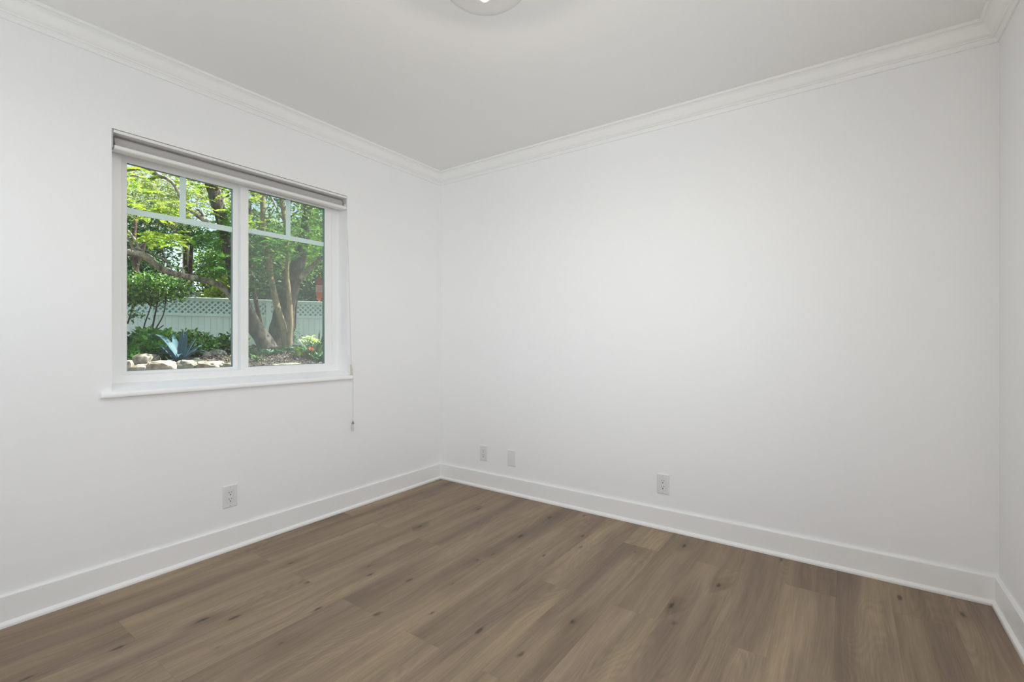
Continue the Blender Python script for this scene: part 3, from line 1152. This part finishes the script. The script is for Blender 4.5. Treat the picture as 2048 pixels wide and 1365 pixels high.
# big upright trunk behind the two tan stems
d1 = 9.3
T = tree('tall_tree', 'thick dark grey upright tree trunk standing behind two tan stems', 'tree', G(562, 697, d1))
trunk('trunk', [G(560, 702, d1), G(561, 680, d1), G(566, 640, d1), G(574, 600, d1), G(584, 565, d1), G(594, 535, d1), G(602, 505, d1), G(607, 480, d1), G(612, 440, d1), G(616, 380, d1), G(622, 300, d1)],
      [PX(62, d1), PX(50, d1), PX(40, d1), PX(36, d1), PX(32, d1), PX(29, d1), PX(24, d1), PX(20, d1), PX(17, d1), PX(14, d1), PX(10, d1)], B_DGREY, T, seed=4)
trunk('branch', [G(598, 558, d1), G(610, 546, d1), G(622, 535, d1), G(634, 523, d1 - .1), G(646, 511, d1 - .2), G(665, 495, d1 - .3)],
      [PX(14, d1), PX(12, d1), PX(10, d1), PX(8, d1), PX(7, d1), PX(5, d1)], B_GREY, T, seed=5)
v, f = crown_leaves([(G(630, 440, 9.6), (0.7, 0.8, 0.35)), (G(600, 520, 10.0), (0.5, 0.4, 0.35)), (G(660, 470, 9.6), (0.6, 0.6, 0.4))], 3000, 0.065, 21, 0.2, 46)
np_obj('foliage', v, f, L_MID, T)

d2 = 8.7
T = tree('twin_stem_tree', 'slender tree with two smooth tan stems in front of the thick trunk', 'tree', G(575, 698, d2))
trunk('trunk', [G(573, 702, d2), G(569, 670, d2), G(562, 640, d2), G(553, 610, d2), G(547, 580, d2), G(542, 555, d2), G(539, 530, d2), G(533, 495, d2), G(528, 450, d2), G(524, 390, d2), G(521, 320, d2)],
      [PX(16, d2), PX(13, d2), PX(13, d2), PX(12.5, d2), PX(11, d2), PX(11, d2), PX(12, d2), PX(9, d2), PX(9, d2), PX(9, d2), PX(7, d2)], B_TAN, T, seed=6)
trunk('trunk', [G(576, 702, d2), G(580, 670, d2), G(581, 640, d2), G(579, 605, d2), G(576, 575, d2), G(574, 545, d2), G(575, 510, d2), G(573, 470, d2), G(568, 430, d2), G(563, 390, d2), G(560, 320, d2)],
      [PX(13, d2), PX(10, d2), PX(10, d2), PX(9, d2), PX(9, d2), PX(7.5, d2), PX(7, d2), PX(8, d2), PX(9, d2), PX(9, d2), PX(7, d2)], B_TAN, T, seed=7)
for pts_ in ([(573, 450), (557, 425), (545, 400), (535, 380)], [(528, 450), (540, 432), (548, 420)], [(566, 420), (585, 400), (610, 385), (640, 380)], [(575, 440), (600, 420), (630, 412), (655, 410)]):
    trunk('branch', [G(x, y, d2) for x, y in pts_], [PX(3.5, d2), PX(2.6, d2), PX(2.0, d2), PX(1.4, d2)][:len(pts_)], B_TAN, T, 4, 6, 0.05, 8)
v, f = crown_leaves([(G(560, 355, 8.9), (0.9, 0.7, 0.35)), (G(640, 420, 9.0), (0.45, 0.5, 0.25)), (G(545, 440, 8.8), (0.35, 0.3, 0.35))], 1500, 0.075, 22, 0.16, 30)
np_obj('foliage', v, f, L_MID, T)

d3 = 9.6
T = tree('slender_brown_tree', 'thin reddish brown tree stem between the leaning trunk and the tan stems', 'tree', G(529, 694, d3))
trunk('trunk', [G(531, 700, d3), G(526, 668, d3), G(518, 635, d3), G(513, 610, d3), G(508, 580, d3), G(503, 555, d3), G(500, 520, d3), G(499, 480, d3), G(500, 400, d3)],
      [PX(11, d3), PX(9, d3), PX(8.5, d3), PX(8, d3), PX(8, d3), PX(8, d3), PX(9, d3), PX(7, d3), PX(5, d3)], B_BROWN, T, seed=9)
v, f = crown_leaves([(G(505, 470, 9.6), (0.5, 0.5, 0.55)), (G(512, 395, 9.6), (0.5, 0.4, 0.35))], 1300, 0.08, 23, 0.18, 26)
np_obj('foliage', v, f, L_DARK, T)

d4 = 9.5
T = tree('climbing_stem', 'thin bare crooked stem rising against the fence right of the tan stems', 'plant', G(583, 690, d4))
trunk('stem', [G(583, 692, d4), G(585, 668, d4), G(590, 655, d4), G(591, 630, d4), G(593, 605, d4), G(597, 590, d4), G(600, 583, d4)],
      [PX(5, d4), PX(4, d4), PX(4, d4), PX(3.5, d4), PX(3.2, d4), PX(2.6, d4), PX(1.5, d4)], B_STEM, T, 4, 7)
v, f = crown_leaves([(G(589, 660, d4), (0.06, 0.06, 0.12)), (G(586, 680, d4), (0.1, 0.08, 0.08))], 70, 0.06, 24, 0.05, 8)
np_obj('leaves', v, f, L_BRIGHT, T)

# multi-stem shrub at the left of the bed
d5 = 8.4
T = tree('multi_stem_shrub', 'leafy shrub on bare dark stems at the left end of the bed', 'shrub', G(304, 674, d5))
for pts_, r_ in (([(303, 674), (304, 662), (308, 640), (312, 620), (315, 605), (318, 590)], 3.4), ([(285, 668), (289, 650), (296, 630), (302, 612), (306, 595)], 2.6),
                 ([(306, 668), (315, 652), (325, 634), (330, 615), (331, 596)], 2.6), ([(255, 648), (261, 630), (265, 610), (265, 592)], 2.8),
                 ([(304, 665), (314, 660), (327, 651)], 2.4), ([(313, 615), (303, 611), (294, 605), (283, 596)], 2.6)):
    trunk('stem', [G(x, y, d5) for x, y in pts_], [PX(r_, d5) * (1 - 0.35 * i / len(pts_)) for i in range(len(pts_))], B_STEM, T, 4, 7, 0.05, 2)
v, f = crown_leaves([(G(300, 575, d5), (0.50, 0.40, 0.21)), (G(337, 578, d5), (0.22, 0.3, 0.16)), (G(262, 572, d5 - .1), (0.30, 0.3, 0.24)), (G(280, 600, d5), (0.35, 0.3, 0.07)), (G(265, 634, d5), (0.1, 0.08, 0.05))],
                    5600, 0.056, 31, 0.085, 150, 0.1, 0.55)
np_obj('foliage', v, f, L_GLOSS, T)


# ---- agave and other clump plants
def blade(base, tip, rise, w, seed=0, fold=0.35, n=9, side=None, thick=0.006):
    """pointed channelled leaf from base to tip that arches by 'rise'"""
    base, tip = Vector(base), Vector(tip)
    ax = tip - base
    up = Vector((0, 0, 1))
    s = ax.cross(up) if side is None else Vector(side)
    if s.length < 1e-4:
        s = Vector((1, 0, 0))
    s.normalize()
    vs, fs = [], []
    for k in range(n + 1):
        t = k / n
        c = base + ax * t + up * rise * 4 * t * (1 - t)
        tang = (ax + up * rise * 4 * (1 - 2 * t)).normalized()
        nn = s.cross(tang).normalized()
        ww = w * (0.55 + 0.9 * math.sin(math.pi * min(t * 0.62 + 0.16, 1))) * (1 - t ** 3.2) * 0.72 + 0.0015
        for q, h in ((-1, fold * ww), (0, 0), (1, fold * ww)):
            vs.append(c + s * ww * q + nn * h)
        for q, h in ((1, fold * ww - thick), (0, -thick * 2.0 * (1 - t)), (-1, fold * ww - thick)):
            vs.append(c + s * ww * q + nn * h)
    for k in range(n):
        for j in range(6):
            a_, c_ = 6 * k + j, 6 * k + (j + 1) % 6
            fs.append((a_, c_, c_ + 6, a_ + 6))
    fs.append(tuple(range(6)))
    fs.append(tuple(6 * n + j for j in reversed(range(6))))
    return vs, fs


da = 7.15
ab = G(361, 724, da)
ab.z = gz(ab.x, ab.y) - 0.02
ag = empty('agave', ab, 'blue grey agave with thick pointed leaves behind the edging rocks', 'agave')
camr = Vector((RV.x, RV.y, 0))
camf = Vector((FV.x, FV.y, 0))
for k, (px, py, dz, rise, w_) in enumerate((
        (296, 674, 0.10, 0.17, 0.056), (366, 659, 0.05, 0.0, 0.052), (375, 661, -0.12, 0.0, 0.042), (392, 677, 0.18, 0.01, 0.046), (417, 705, 0.10, 0.09, 0.050),
        (312, 705, -0.05, 0.11, 0.046), (318, 690, 0.28, 0.03, 0.050), (303, 722, -0.16, 0.14, 0.040), (405, 722, -0.10, 0.05, 0.044), (330, 727, -0.34, 0.05, 0.044),
        (345, 668, 0.34, 0.02, 0.050), (404, 690, 0.36, 0.03, 0.046), (356, 715, -0.40, 0.09, 0.040))):
    tip = G(px, py, da + dz)
    vs, fs = blade(ab + Vector((0, 0, 0.0)), tip, rise, w_)
    o = MB().add(vs, fs).build('leaf', AGAVE, None, smooth=True, angle=50)
    o.parent = ag
    o.matrix_parent_inverse = Matrix.Translation(-ag.location)


def blades_plant(name, label, cat, base, n_, ln, wd, spread, material, seed, tilt=(0.3, 1.1), part='leaves', rise=0.25):
    o = empty(name, base, label, cat)
    r = random.Random(seed)
    mb = MB()
    for k in range(n_):
        a = r.uniform(0, 2 * math.pi)
        el = r.uniform(*tilt)
        L = ln * r.uniform(0.65, 1.1)
        b0 = Vector(base) + Vector((r.uniform(-1, 1), r.uniform(-1, 1), 0)) * spread
        tip = b0 + Vector((math.cos(a) * math.cos(el), math.sin(a) * math.cos(el), math.sin(el))) * L
        vs, fs = blade(b0, tip, rise * L * r.uniform(0.3, 1) * math.cos(el), wd * r.uniform(0.7, 1.2), n=5, thick=0.002)
        mb.add(vs, fs)
    q = mb.build(part, material, None, smooth=True, angle=60)
    q.parent = o
    q.matrix_parent_inverse = Matrix.Translation(-Vector(base))
    return o


def fern(name, label, base, n_, ln, leaflet, material, seed):
    o = empty(name, base, label, 'fern')
    r = random.Random(seed)
    og, dr_ = [], []
    for k in range(n_):
        a = 2 * math.pi * k / n_ + r.uniform(-0.3, 0.3)
        og.append(tuple(base))
        dr_.append((math.cos(a), math.sin(a), r.uniform(0.35, 1.1)))
    v, f = fronds(og, dr_, ln, leaflet, seed, 16, 0.5, 0.3)
    np_obj('fronds', v, f, material, o)
    return o


def gp(px, py, d):
    p3 = G(px, py, d)
    p3.z = gz(p3.x, p3.y)
    return p3


# broad-leaved plants behind and beside the agave
for nm, lab, cat, bpos, blobs, n_, sz, m_, sd_, cl, ncl in (
        ('hydrangea', 'dark green broad leaved plant in the left corner of the bed', 'plant', gp(275, 712, 8.0),
         [(G(272, 694, 8.0), (0.26, 0.25, 0.17)), (G(292, 690, 8.1), (0.26, 0.3, 0.20))], 900, 0.095, L_DARK, 41, 0.06, 70),
        ('broad_leaf_plant', 'sunlit plant with big green leaves just left of the agave', 'plant', gp(303, 716, 7.6),
         [(G(300, 694, 7.6), (0.24, 0.22, 0.15)), (G(290, 702, 7.5), (0.2, 0.2, 0.08)), (G(297, 672, 7.9), (0.12, 0.1, 0.06))], 520, 0.10, L_BRIGHT, 42, 0.055, 50),
        ('leafy_bush', 'rounded leafy bush right behind the upright agave leaves', 'shrub', gp(390, 708, 8.0),
         [(G(388, 684, 8.0), (0.24, 0.25, 0.17)), (G(410, 695, 8.0), (0.22, 0.22, 0.11)), (G(376, 690, 8.2), (0.2, 0.2, 0.17))], 1700, 0.062, L_GLOSS, 43, 0.05, 100),
        ('leafy_bush', 'loose leafy bush between the left plants and the upright agave leaves', 'shrub', gp(338, 710, 8.3),
         [(G(336, 684, 8.3), (0.26, 0.25, 0.14)), (G(330, 675, 8.4), (0.12, 0.1, 0.06))], 760, 0.075, L_GLOSS, 44, 0.05, 60),
        ('leafy_bush', 'small thin leafed bush against the middle post of the window', 'shrub', gp(456, 712, 8.5),
         [(G(447, 690, 8.5), (0.20, 0.2, 0.13)), (G(464, 684, 8.4), (0.16, 0.15, 0.15))], 420, 0.075, L_GLOSS, 45, 0.06, 40),
        ('low_leafy_plant', 'low bright green plant above the leftmost edging rocks', 'plant', gp(264, 722, 7.2),
         [(G(264, 712, 7.2), (0.13, 0.12, 0.06))], 220, 0.055, L_BRIGHT, 46, 0.04, 24),
        ('ground_cover', 'low dark green leafy clump under the agave', 'plant', gp(325, 722, 7.5),
         [(G(325, 712, 7.5), (0.28, 0.2, 0.06))], 260, 0.075, L_DARK, 47, 0.05, 30)):
    bush(nm, lab, cat, bpos, blobs, n_, sz, m_, sd_, clump=cl, nclump=ncl, up=0.5, aspect=0.62)

# right half of the bed
fern('fern', 'blue green fern at the foot of the leaning trunk', gp(506, 704, 7.9), 12, 0.34, 0.07, L_FERN, 51)
fern('fern', 'dark spreading fern right of the tan stems, below the fence', gp(590, 706, 8.4), 11, 0.44, 0.075, L_FERN, 52)
fern('fern', 'low fern growing in the mulch in front of the thick trunk', gp(548, 708, 8.0), 9, 0.26, 0.05, L_FERN, 53)
blades_plant('strap_leaf_plant', 'small bright strap leaved plant low beside the middle window post', 'plant', gp(516, 725, 7.3), 14, 0.20, 0.014, 0.05, L_BRIGHT, 54, (0.05, 0.7))
blades_plant('clivia', 'dark green strap leaved plant with one orange flower cluster', 'plant', gp(624, 727, 7.5), 30, 0.34, 0.024, 0.08, L_STRAP, 55, (0.2, 1.3))
blades_plant('strap_leaf_plant', 'bright green leafy plant in the right corner of the window', 'plant', gp(645, 728, 7.3), 40, 0.20, 0.020, 0.12, L_BRIGHT, 56, (0.1, 1.1))
blades_plant('strap_leaf_plant', 'yellow green leafy plant left of the orange flower', 'plant', gp(603, 718, 7.8), 26, 0.24, 0.022, 0.09, L_YEL, 57, (0.0, 1.0))
fl = empty('orange_flower', G(622, 699, 7.4), 'orange flower cluster held above dark strap leaves', 'flower')
rr = np.random.RandomState(58)
dirs = rr.normal(size=(46, 3))
dirs /= np.linalg.norm(dirs, axis=1, keepdims=True)
v, f = leaf_arrays(np.array([G(622, 699, 7.4)] * 46) + dirs * 0.012, dirs, rr.uniform(0.022, 0.04, 46), rr, 0.5)
np_obj('petals', v, f, L_ORANGE, fl)
q0, q1 = gp(624, 727, 7.45), G(622, 699, 7.4)
o = MB().tube([q0, (q0 + q1) / 2 + Vector((0.01, 0, 0)), q1], [0.008, 0.007, 0.006], 7).build('stalk', L_STRAP, None, smooth=True)
o.parent = fl
o.matrix_parent_inverse = Matrix.Translation(-fl.location)
# pale variegated plant
pb = gp(619, 722, 7.9)
pp = empty('cream_leaved_plant', pb, 'plant crowned with starry cream white leaves before the fence', 'plant')
mbs = MB()
mbl = MB()
r = random.Random(60)
for k, (px, py) in enumerate(((606, 682), (614, 678), (621, 676), (627, 681), (632, 684), (618, 684), (625, 688), (610, 688))):
    hd = G(px, py, 7.9 + r.uniform(-0.15, 0.15))
    mbs.tube([pb, pb.lerp(hd, 0.55) + Vector((0, 0, 0.03)), hd], [0.006, 0.005, 0.004], 6)
    for j in range(11):
        a = 2 * math.pi * j / 11 + r.uniform(-0.2, 0.2)
        e = r.uniform(-0.35, 0.55)
        tip = hd + Vector((math.cos(a) * math.cos(e), math.sin(a) * math.cos(e), math.sin(e))) * r.uniform(0.07, 0.12)
        vs, fs = blade(hd, tip, 0.012, 0.012, n=4, thick=0.0015)
        mbl.add(vs, fs)
for nm, mb_, m_ in (('stems', mbs, L_STRAP), ('cream_leaves', mbl, L_CREAM)):
    o = mb_.build(nm, m_, None, smooth=True)
    o.parent = pp
    o.matrix_parent_inverse = Matrix.Translation(-pb)
blades_plant('palm_seedling', 'dark narrow leaved clump behind the cream leaved plant', 'plant', gp(640, 700, 8.6), 22, 0.36, 0.014, 0.04, L_DARK, 61, (0.5, 1.2))


# ---- rocks
def rock(label, px, py, d, w, h, dp, seed, m_=ROCK, rz=0.0, squash=0.55):
    c = G(px, py, d)
    bm = bmesh.new()
    bmesh.ops.create_icosphere(bm, subdivisions=4, radius=1.0)
    off = Vector((seed * 3.7, seed * 1.3, seed * 2.1))
    for v in bm.verts:
        p_ = v.co.copy()
        q = Vector([math.copysign(abs(a) ** squash, a) for a in p_])
        q = q.normalized() * (0.55 * q.length + 0.45)
        k = 1 + 0.24 * noise.noise(p_ * 1.1 + off) + 0.15 * (0.5 - abs(noise.noise(p_ * 2.0 + off)) * 2) + 0.05 * noise.noise(p_ * 6 + off)
        q *= k * 0.8
        v.co = Vector((q.x * w / 2, q.y * dp / 2, q.z * h / 2))
    me = bpy.data.meshes.new('rock')
    bm.to_mesh(me)
    bm.free()
    me.materials.append(m_)
    me.polygons.foreach_set('use_smooth', [True] * len(me.polygons))
    o = bpy.data.objects.new('rock', me)
    COL.objects.link(o)
    o.location = c
    o.rotation_euler = (0, 0, YAW + rz)
    tag(o, label, 'rock', 'edging rocks of the planting bed')
    return o


wr = lambda w_, d: w_ / FPX * d
for lab, px, py, d, w_, h_, sd_, m_ in (
        ('edging rock at the far left, cut by the window frame', 256, 736, 6.7, 22, 36, 1, ROCK),
        ('flat pale rock lying between the leftmost rock and the broad rock', 284, 741, 6.55, 46, 26, 2, ROCK),
        ('pale sunlit slab leaning behind the edging rocks, left of the agave', 292, 722, 7.1, 50, 34, 3, ROCK),
        ('broad warm edging rock in front of the agave, lower left', 324, 738, 6.6, 66, 36, 4, ROCK),
        ('greenish grey edging rock directly below the agave', 377, 737, 6.7, 42, 38, 5, ROCKG),
        ('long pale edging rock with a rounded right end', 421, 736, 6.75, 60, 30, 6, ROCK),
        ('shaded grey edging rock beside the middle window post', 462, 739, 6.8, 34, 30, 7, ROCKG),
        ('rounded boulder behind the agave tip, on the mulch', 434, 710, 7.9, 38, 24, 8, ROCKG),
        ('small grey boulder under the thin leafed bush', 444, 699, 8.5, 24, 26, 9, ROCKG),
        ('small tan rock left of the rounded boulder', 414, 713, 7.7, 16, 20, 10, ROCK),
        ('flat greenish rock at the bottom of the right pane', 574, 737, 6.9, 66, 24, 11, ROCKG),
        ('pale rock in the bottom right corner of the window', 632, 738, 7.0, 46, 22, 12, ROCK)):
    rock(lab, px, py, d, wr(w_, d) * 1.1, wr(h_, d) * 1.1, wr(w_, d) * 0.8, sd_, m_)

# leaf litter on the soil
rs = np.random.RandomState(70)
nL = 5200
P = np.empty((nL, 3))
for i in range(nL):
    px, d = rs.uniform(400, 670), rs.uniform(6.85, 9.2)
    p3 = G(px, 700, d)
    P[i] = (p3.x, p3.y, gz(p3.x, p3.y) + rs.uniform(0.004, 0.03))
A = rs.normal(size=(nL, 3)) * np.array([1, 1, 0.35])
v, f = leaf_arrays(P, A, rs.uniform(0.015, 0.05, nL), rs, 0.5)
o = np_obj('leaf_litter', v, f, L_LITTER)
tag(o, 'brown leaf litter scattered over the soil of the bed', 'leaf litter', kind='stuff')

# ---- beyond the fence: pole, house, hedge and trees
dp = 15.0
pole = empty('utility_pole', (G(373, 640, dp).x, G(373, 640, dp).y, 0.7), 'dark brown wooden utility pole beyond the fence', 'pole')
pb_, pt_ = G(374, 700, dp), G(371, 380, dp)
for nm, mb_, m_ in (('shaft', MB().tube([pb_, pb_.lerp(pt_, 0.5), pt_], [PX(13, dp), PX(12, dp), PX(11, dp)], 16), POLE),
                    ('conduit', MB().tube([G(379.5, 700, dp - .12), G(378, 490, dp - .12)], [PX(1.8, dp)] * 2, 8), HOUSEM),
                    ('conduit', MB().tube([G(366.5, 700, dp - .12), G(365.5, 500, dp - .12)], [PX(1.2, dp)] * 2, 8), B_GREY)):
    o = mb_.build(nm, m_, None, smooth=True)
    o.parent = pole
    o.matrix_parent_inverse = Matrix.Translation(-pole.location)
dh = 18.0
hs_ = empty('neighbour_house', (G(388, 640, dh).x, G(388, 640, dh).y, 0.5), 'pale blue gabled house wall far beyond the fence', 'house')


def prism(px_pts, d, thick, name, m_, parent):
    fr_ = [G(x, y, d) for x, y in px_pts]
    bk = [p_ + camf * thick for p_ in fr_]
    n_ = len(fr_)
    mbp = MB().add(fr_ + bk, [tuple(range(n_)), tuple(reversed(range(n_, 2 * n_)))] + [(i, (i + 1) % n_, n_ + (i + 1) % n_, n_ + i) for i in range(n_)])
    o = mbp.build(name, m_, None)
    o.parent = parent
    o.matrix_parent_inverse = Matrix.Translation(-parent.location)


prism([(360, 660), (360, 548), (376, 552), (393, 576), (393, 660)], dh, 1.2, 'wall', HOUSEM, hs_)
prism([(393, 660), (393, 584), (399, 584), (399, 660)], dh - 0.1, 1.0, 'chimney', plain('house_trim', lin(222, 214, 206), 0.7), hs_)

for lab, nm, blobs, n_, sz, m_, sd_, cl, ncl, tr in (
        ('dark dense evergreen tree beyond the fence behind the arching limb', 'evergreen_tree',
         [(G(274, 520, 12.6), (0.80, 0.8, 1.0)), (G(306, 535, 13.0), (0.34, 0.6, 0.55)), (G(262, 460, 12.6), (0.5, 0.6, 0.55)), (G(185, 530, 12.8), (0.7, 0.7, 0.9))], 9000, 0.10, L_DARK, 80, 0.24, 110, (286, 12.7)),
        ('pale grey green tree with fine leaves filling the top left panes', 'olive_tree',
         [(G(170, 420, 13.5), (1.0, 1.0, 1.2)), (G(300, 395, 13.5), (1.5, 1.0, 0.85)), (G(390, 400, 13.5), (0.85, 0.8, 0.7)), (G(285, 450, 13.2), (0.6, 0.6, 0.35)), (G(340, 440, 13.5), (0.40, 0.5, 0.18))], 13500, 0.072, L_PALE, 81, 0.24, 130, (345, 13.6)),
        ('dark small leaved tree crown hanging in front of the utility pole', 'pepper_tree',
         [(G(384, 470, 14.4), (0.34, 0.4, 0.34)), (G(400, 482, 14.4), (0.25, 0.3, 0.18)), (G(370, 456, 14.4), (0.22, 0.3, 0.22))], 2400, 0.085, L_DARK, 82, 0.11, 60, (374, 15.6)),
        ('yellow green tree beyond the fence right of the utility pole', 'sunlit_tree',
         [(G(424, 545, 15.6), (0.50, 0.6, 0.75)), (G(458, 530, 15.8), (0.6, 0.6, 0.9)), (G(445, 590, 15.6), (0.62, 0.7, 0.3))], 5200, 0.11, L_MID, 83, 0.22, 110, (430, 15.2)),
        ('light yellow green bush over the fence beside the middle window post', 'sunlit_bush',
         [(G(440, 590, 13.0), (0.28, 0.3, 0.16)), (G(459, 568, 13.0), (0.20, 0.3, 0.24))], 900, 0.10, L_YEL, 84, 0.1, 30, (452, 13.0)),
        ('dark green tree beyond the fence behind the twin tan stems', 'evergreen_tree',
         [(G(525, 560, 13.5), (0.8, 0.7, 0.9)), (G(565, 580, 13.5), (0.7, 0.6, 0.5)), (G(505, 500, 13.5), (0.5, 0.5, 0.6))], 7500, 0.10, L_DARK, 85, 0.24, 100, (535, 13.6)),
        ('bright yellow green tree beyond the fence near the right window edge', 'sunlit_tree',
         [(G(625, 525, 13.6), (0.62, 0.6, 0.62)), (G(585, 520, 14.0), (0.36, 0.4, 0.6)), (G(648, 495, 13.6), (0.4, 0.4, 0.4))], 4200, 0.11, L_YEL, 86, 0.2, 70, (622, 13.9)),
        ('shaded green tree low over the fence behind the surfboard sign', 'evergreen_tree',
         [(G(625, 580, 12.9), (0.75, 0.5, 0.42)), (G(665, 560, 12.9), (0.6, 0.5, 0.7)), (G(745, 530, 12.9), (0.7, 0.6, 0.9))], 6600, 0.10, L_DARK, 87, 0.2, 70, (640, 13.2)),
        ('mid green tall tree filling the upper right panes', 'tall_green_tree',
         [(G(520, 445, 15.5), (0.45, 0.8, 0.6)), (G(620, 470, 15.5), (0.95, 0.8, 0.45)), (G(570, 480, 15.5), (0.8, 0.7, 0.5)), (G(665, 450, 15.5), (0.4, 0.6, 0.4))], 4000, 0.09, L_MID, 88, 0.24, 100, (575, 15.6)),
        ('distant soft green trees showing between the nearer crowns, beyond the utility pole', 'distant_tree',
         [(G(300, 580, 22), (1.5, 1.2, 0.8)), (G(440, 570, 22), (1.3, 1.0, 1.0)), (G(560, 570, 22), (1.7, 1.2, 1.3)), (G(650, 545, 22), (1.2, 1.0, 1.2)), (G(262, 440, 22), (0.9, 1.0, 1.6))], 6500, 0.17, L_MID, 89, 0.4, 160, (450, 22.2))):
    bx = G(tr[0], 650, tr[1])
    t_ = tree(nm, lab, 'tree' if 'bush' not in nm else 'shrub', (bx.x, bx.y, 0.9))
    v, f = crown_leaves(blobs, n_, sz, sd_, cl, ncl)
    np_obj('foliage', v, f, m_, t_)
    tp = Vector(blobs[0][0])
    trunk('trunk', [(bx.x, bx.y, 0.6), ((bx.x + tp.x) / 2, (bx.y + tp.y) / 2, (0.6 + tp.z) / 2), tp], [0.085, 0.075, 0.045], B_BROWN, t_, 4, 8, 0.1, sd_)
# bare dark trunk at the far left, behind the arching limb
d6 = 11.6
T = tree('forked_tree', 'brown forked tree trunk behind the arching limb at the left', 'tree', (G(272, 640, d6).x, G(272, 640, d6).y, 0.85))
trunk('trunk', [G(270, 660, d6), G(271, 560, d6), G(273, 530, d6), G(282, 505, d6), (G(290, 480, d6))], [PX(12, d6), PX(11, d6), PX(10, d6), PX(10, d6), PX(6, d6)], B_BROWN, T, 4, 10)
trunk('branch', [G(272, 540, d6), G(266, 500, d6), G(268, 470, d6), G(272, 440, d6)], [PX(9, d6), PX(8, d6), PX(8, d6), PX(5, d6)], B_BROWN, T, 4, 9)

S.cycles.max_bounces = 14
S.cycles.diffuse_bounces = 12
S.cycles.transparent_max_bounces = 16
S.cycles.caustics_reflective = False
S.cycles.caustics_refractive = False
S.cycles.sample_clamp_indirect = 6.0
S.cycles.use_denoising = True
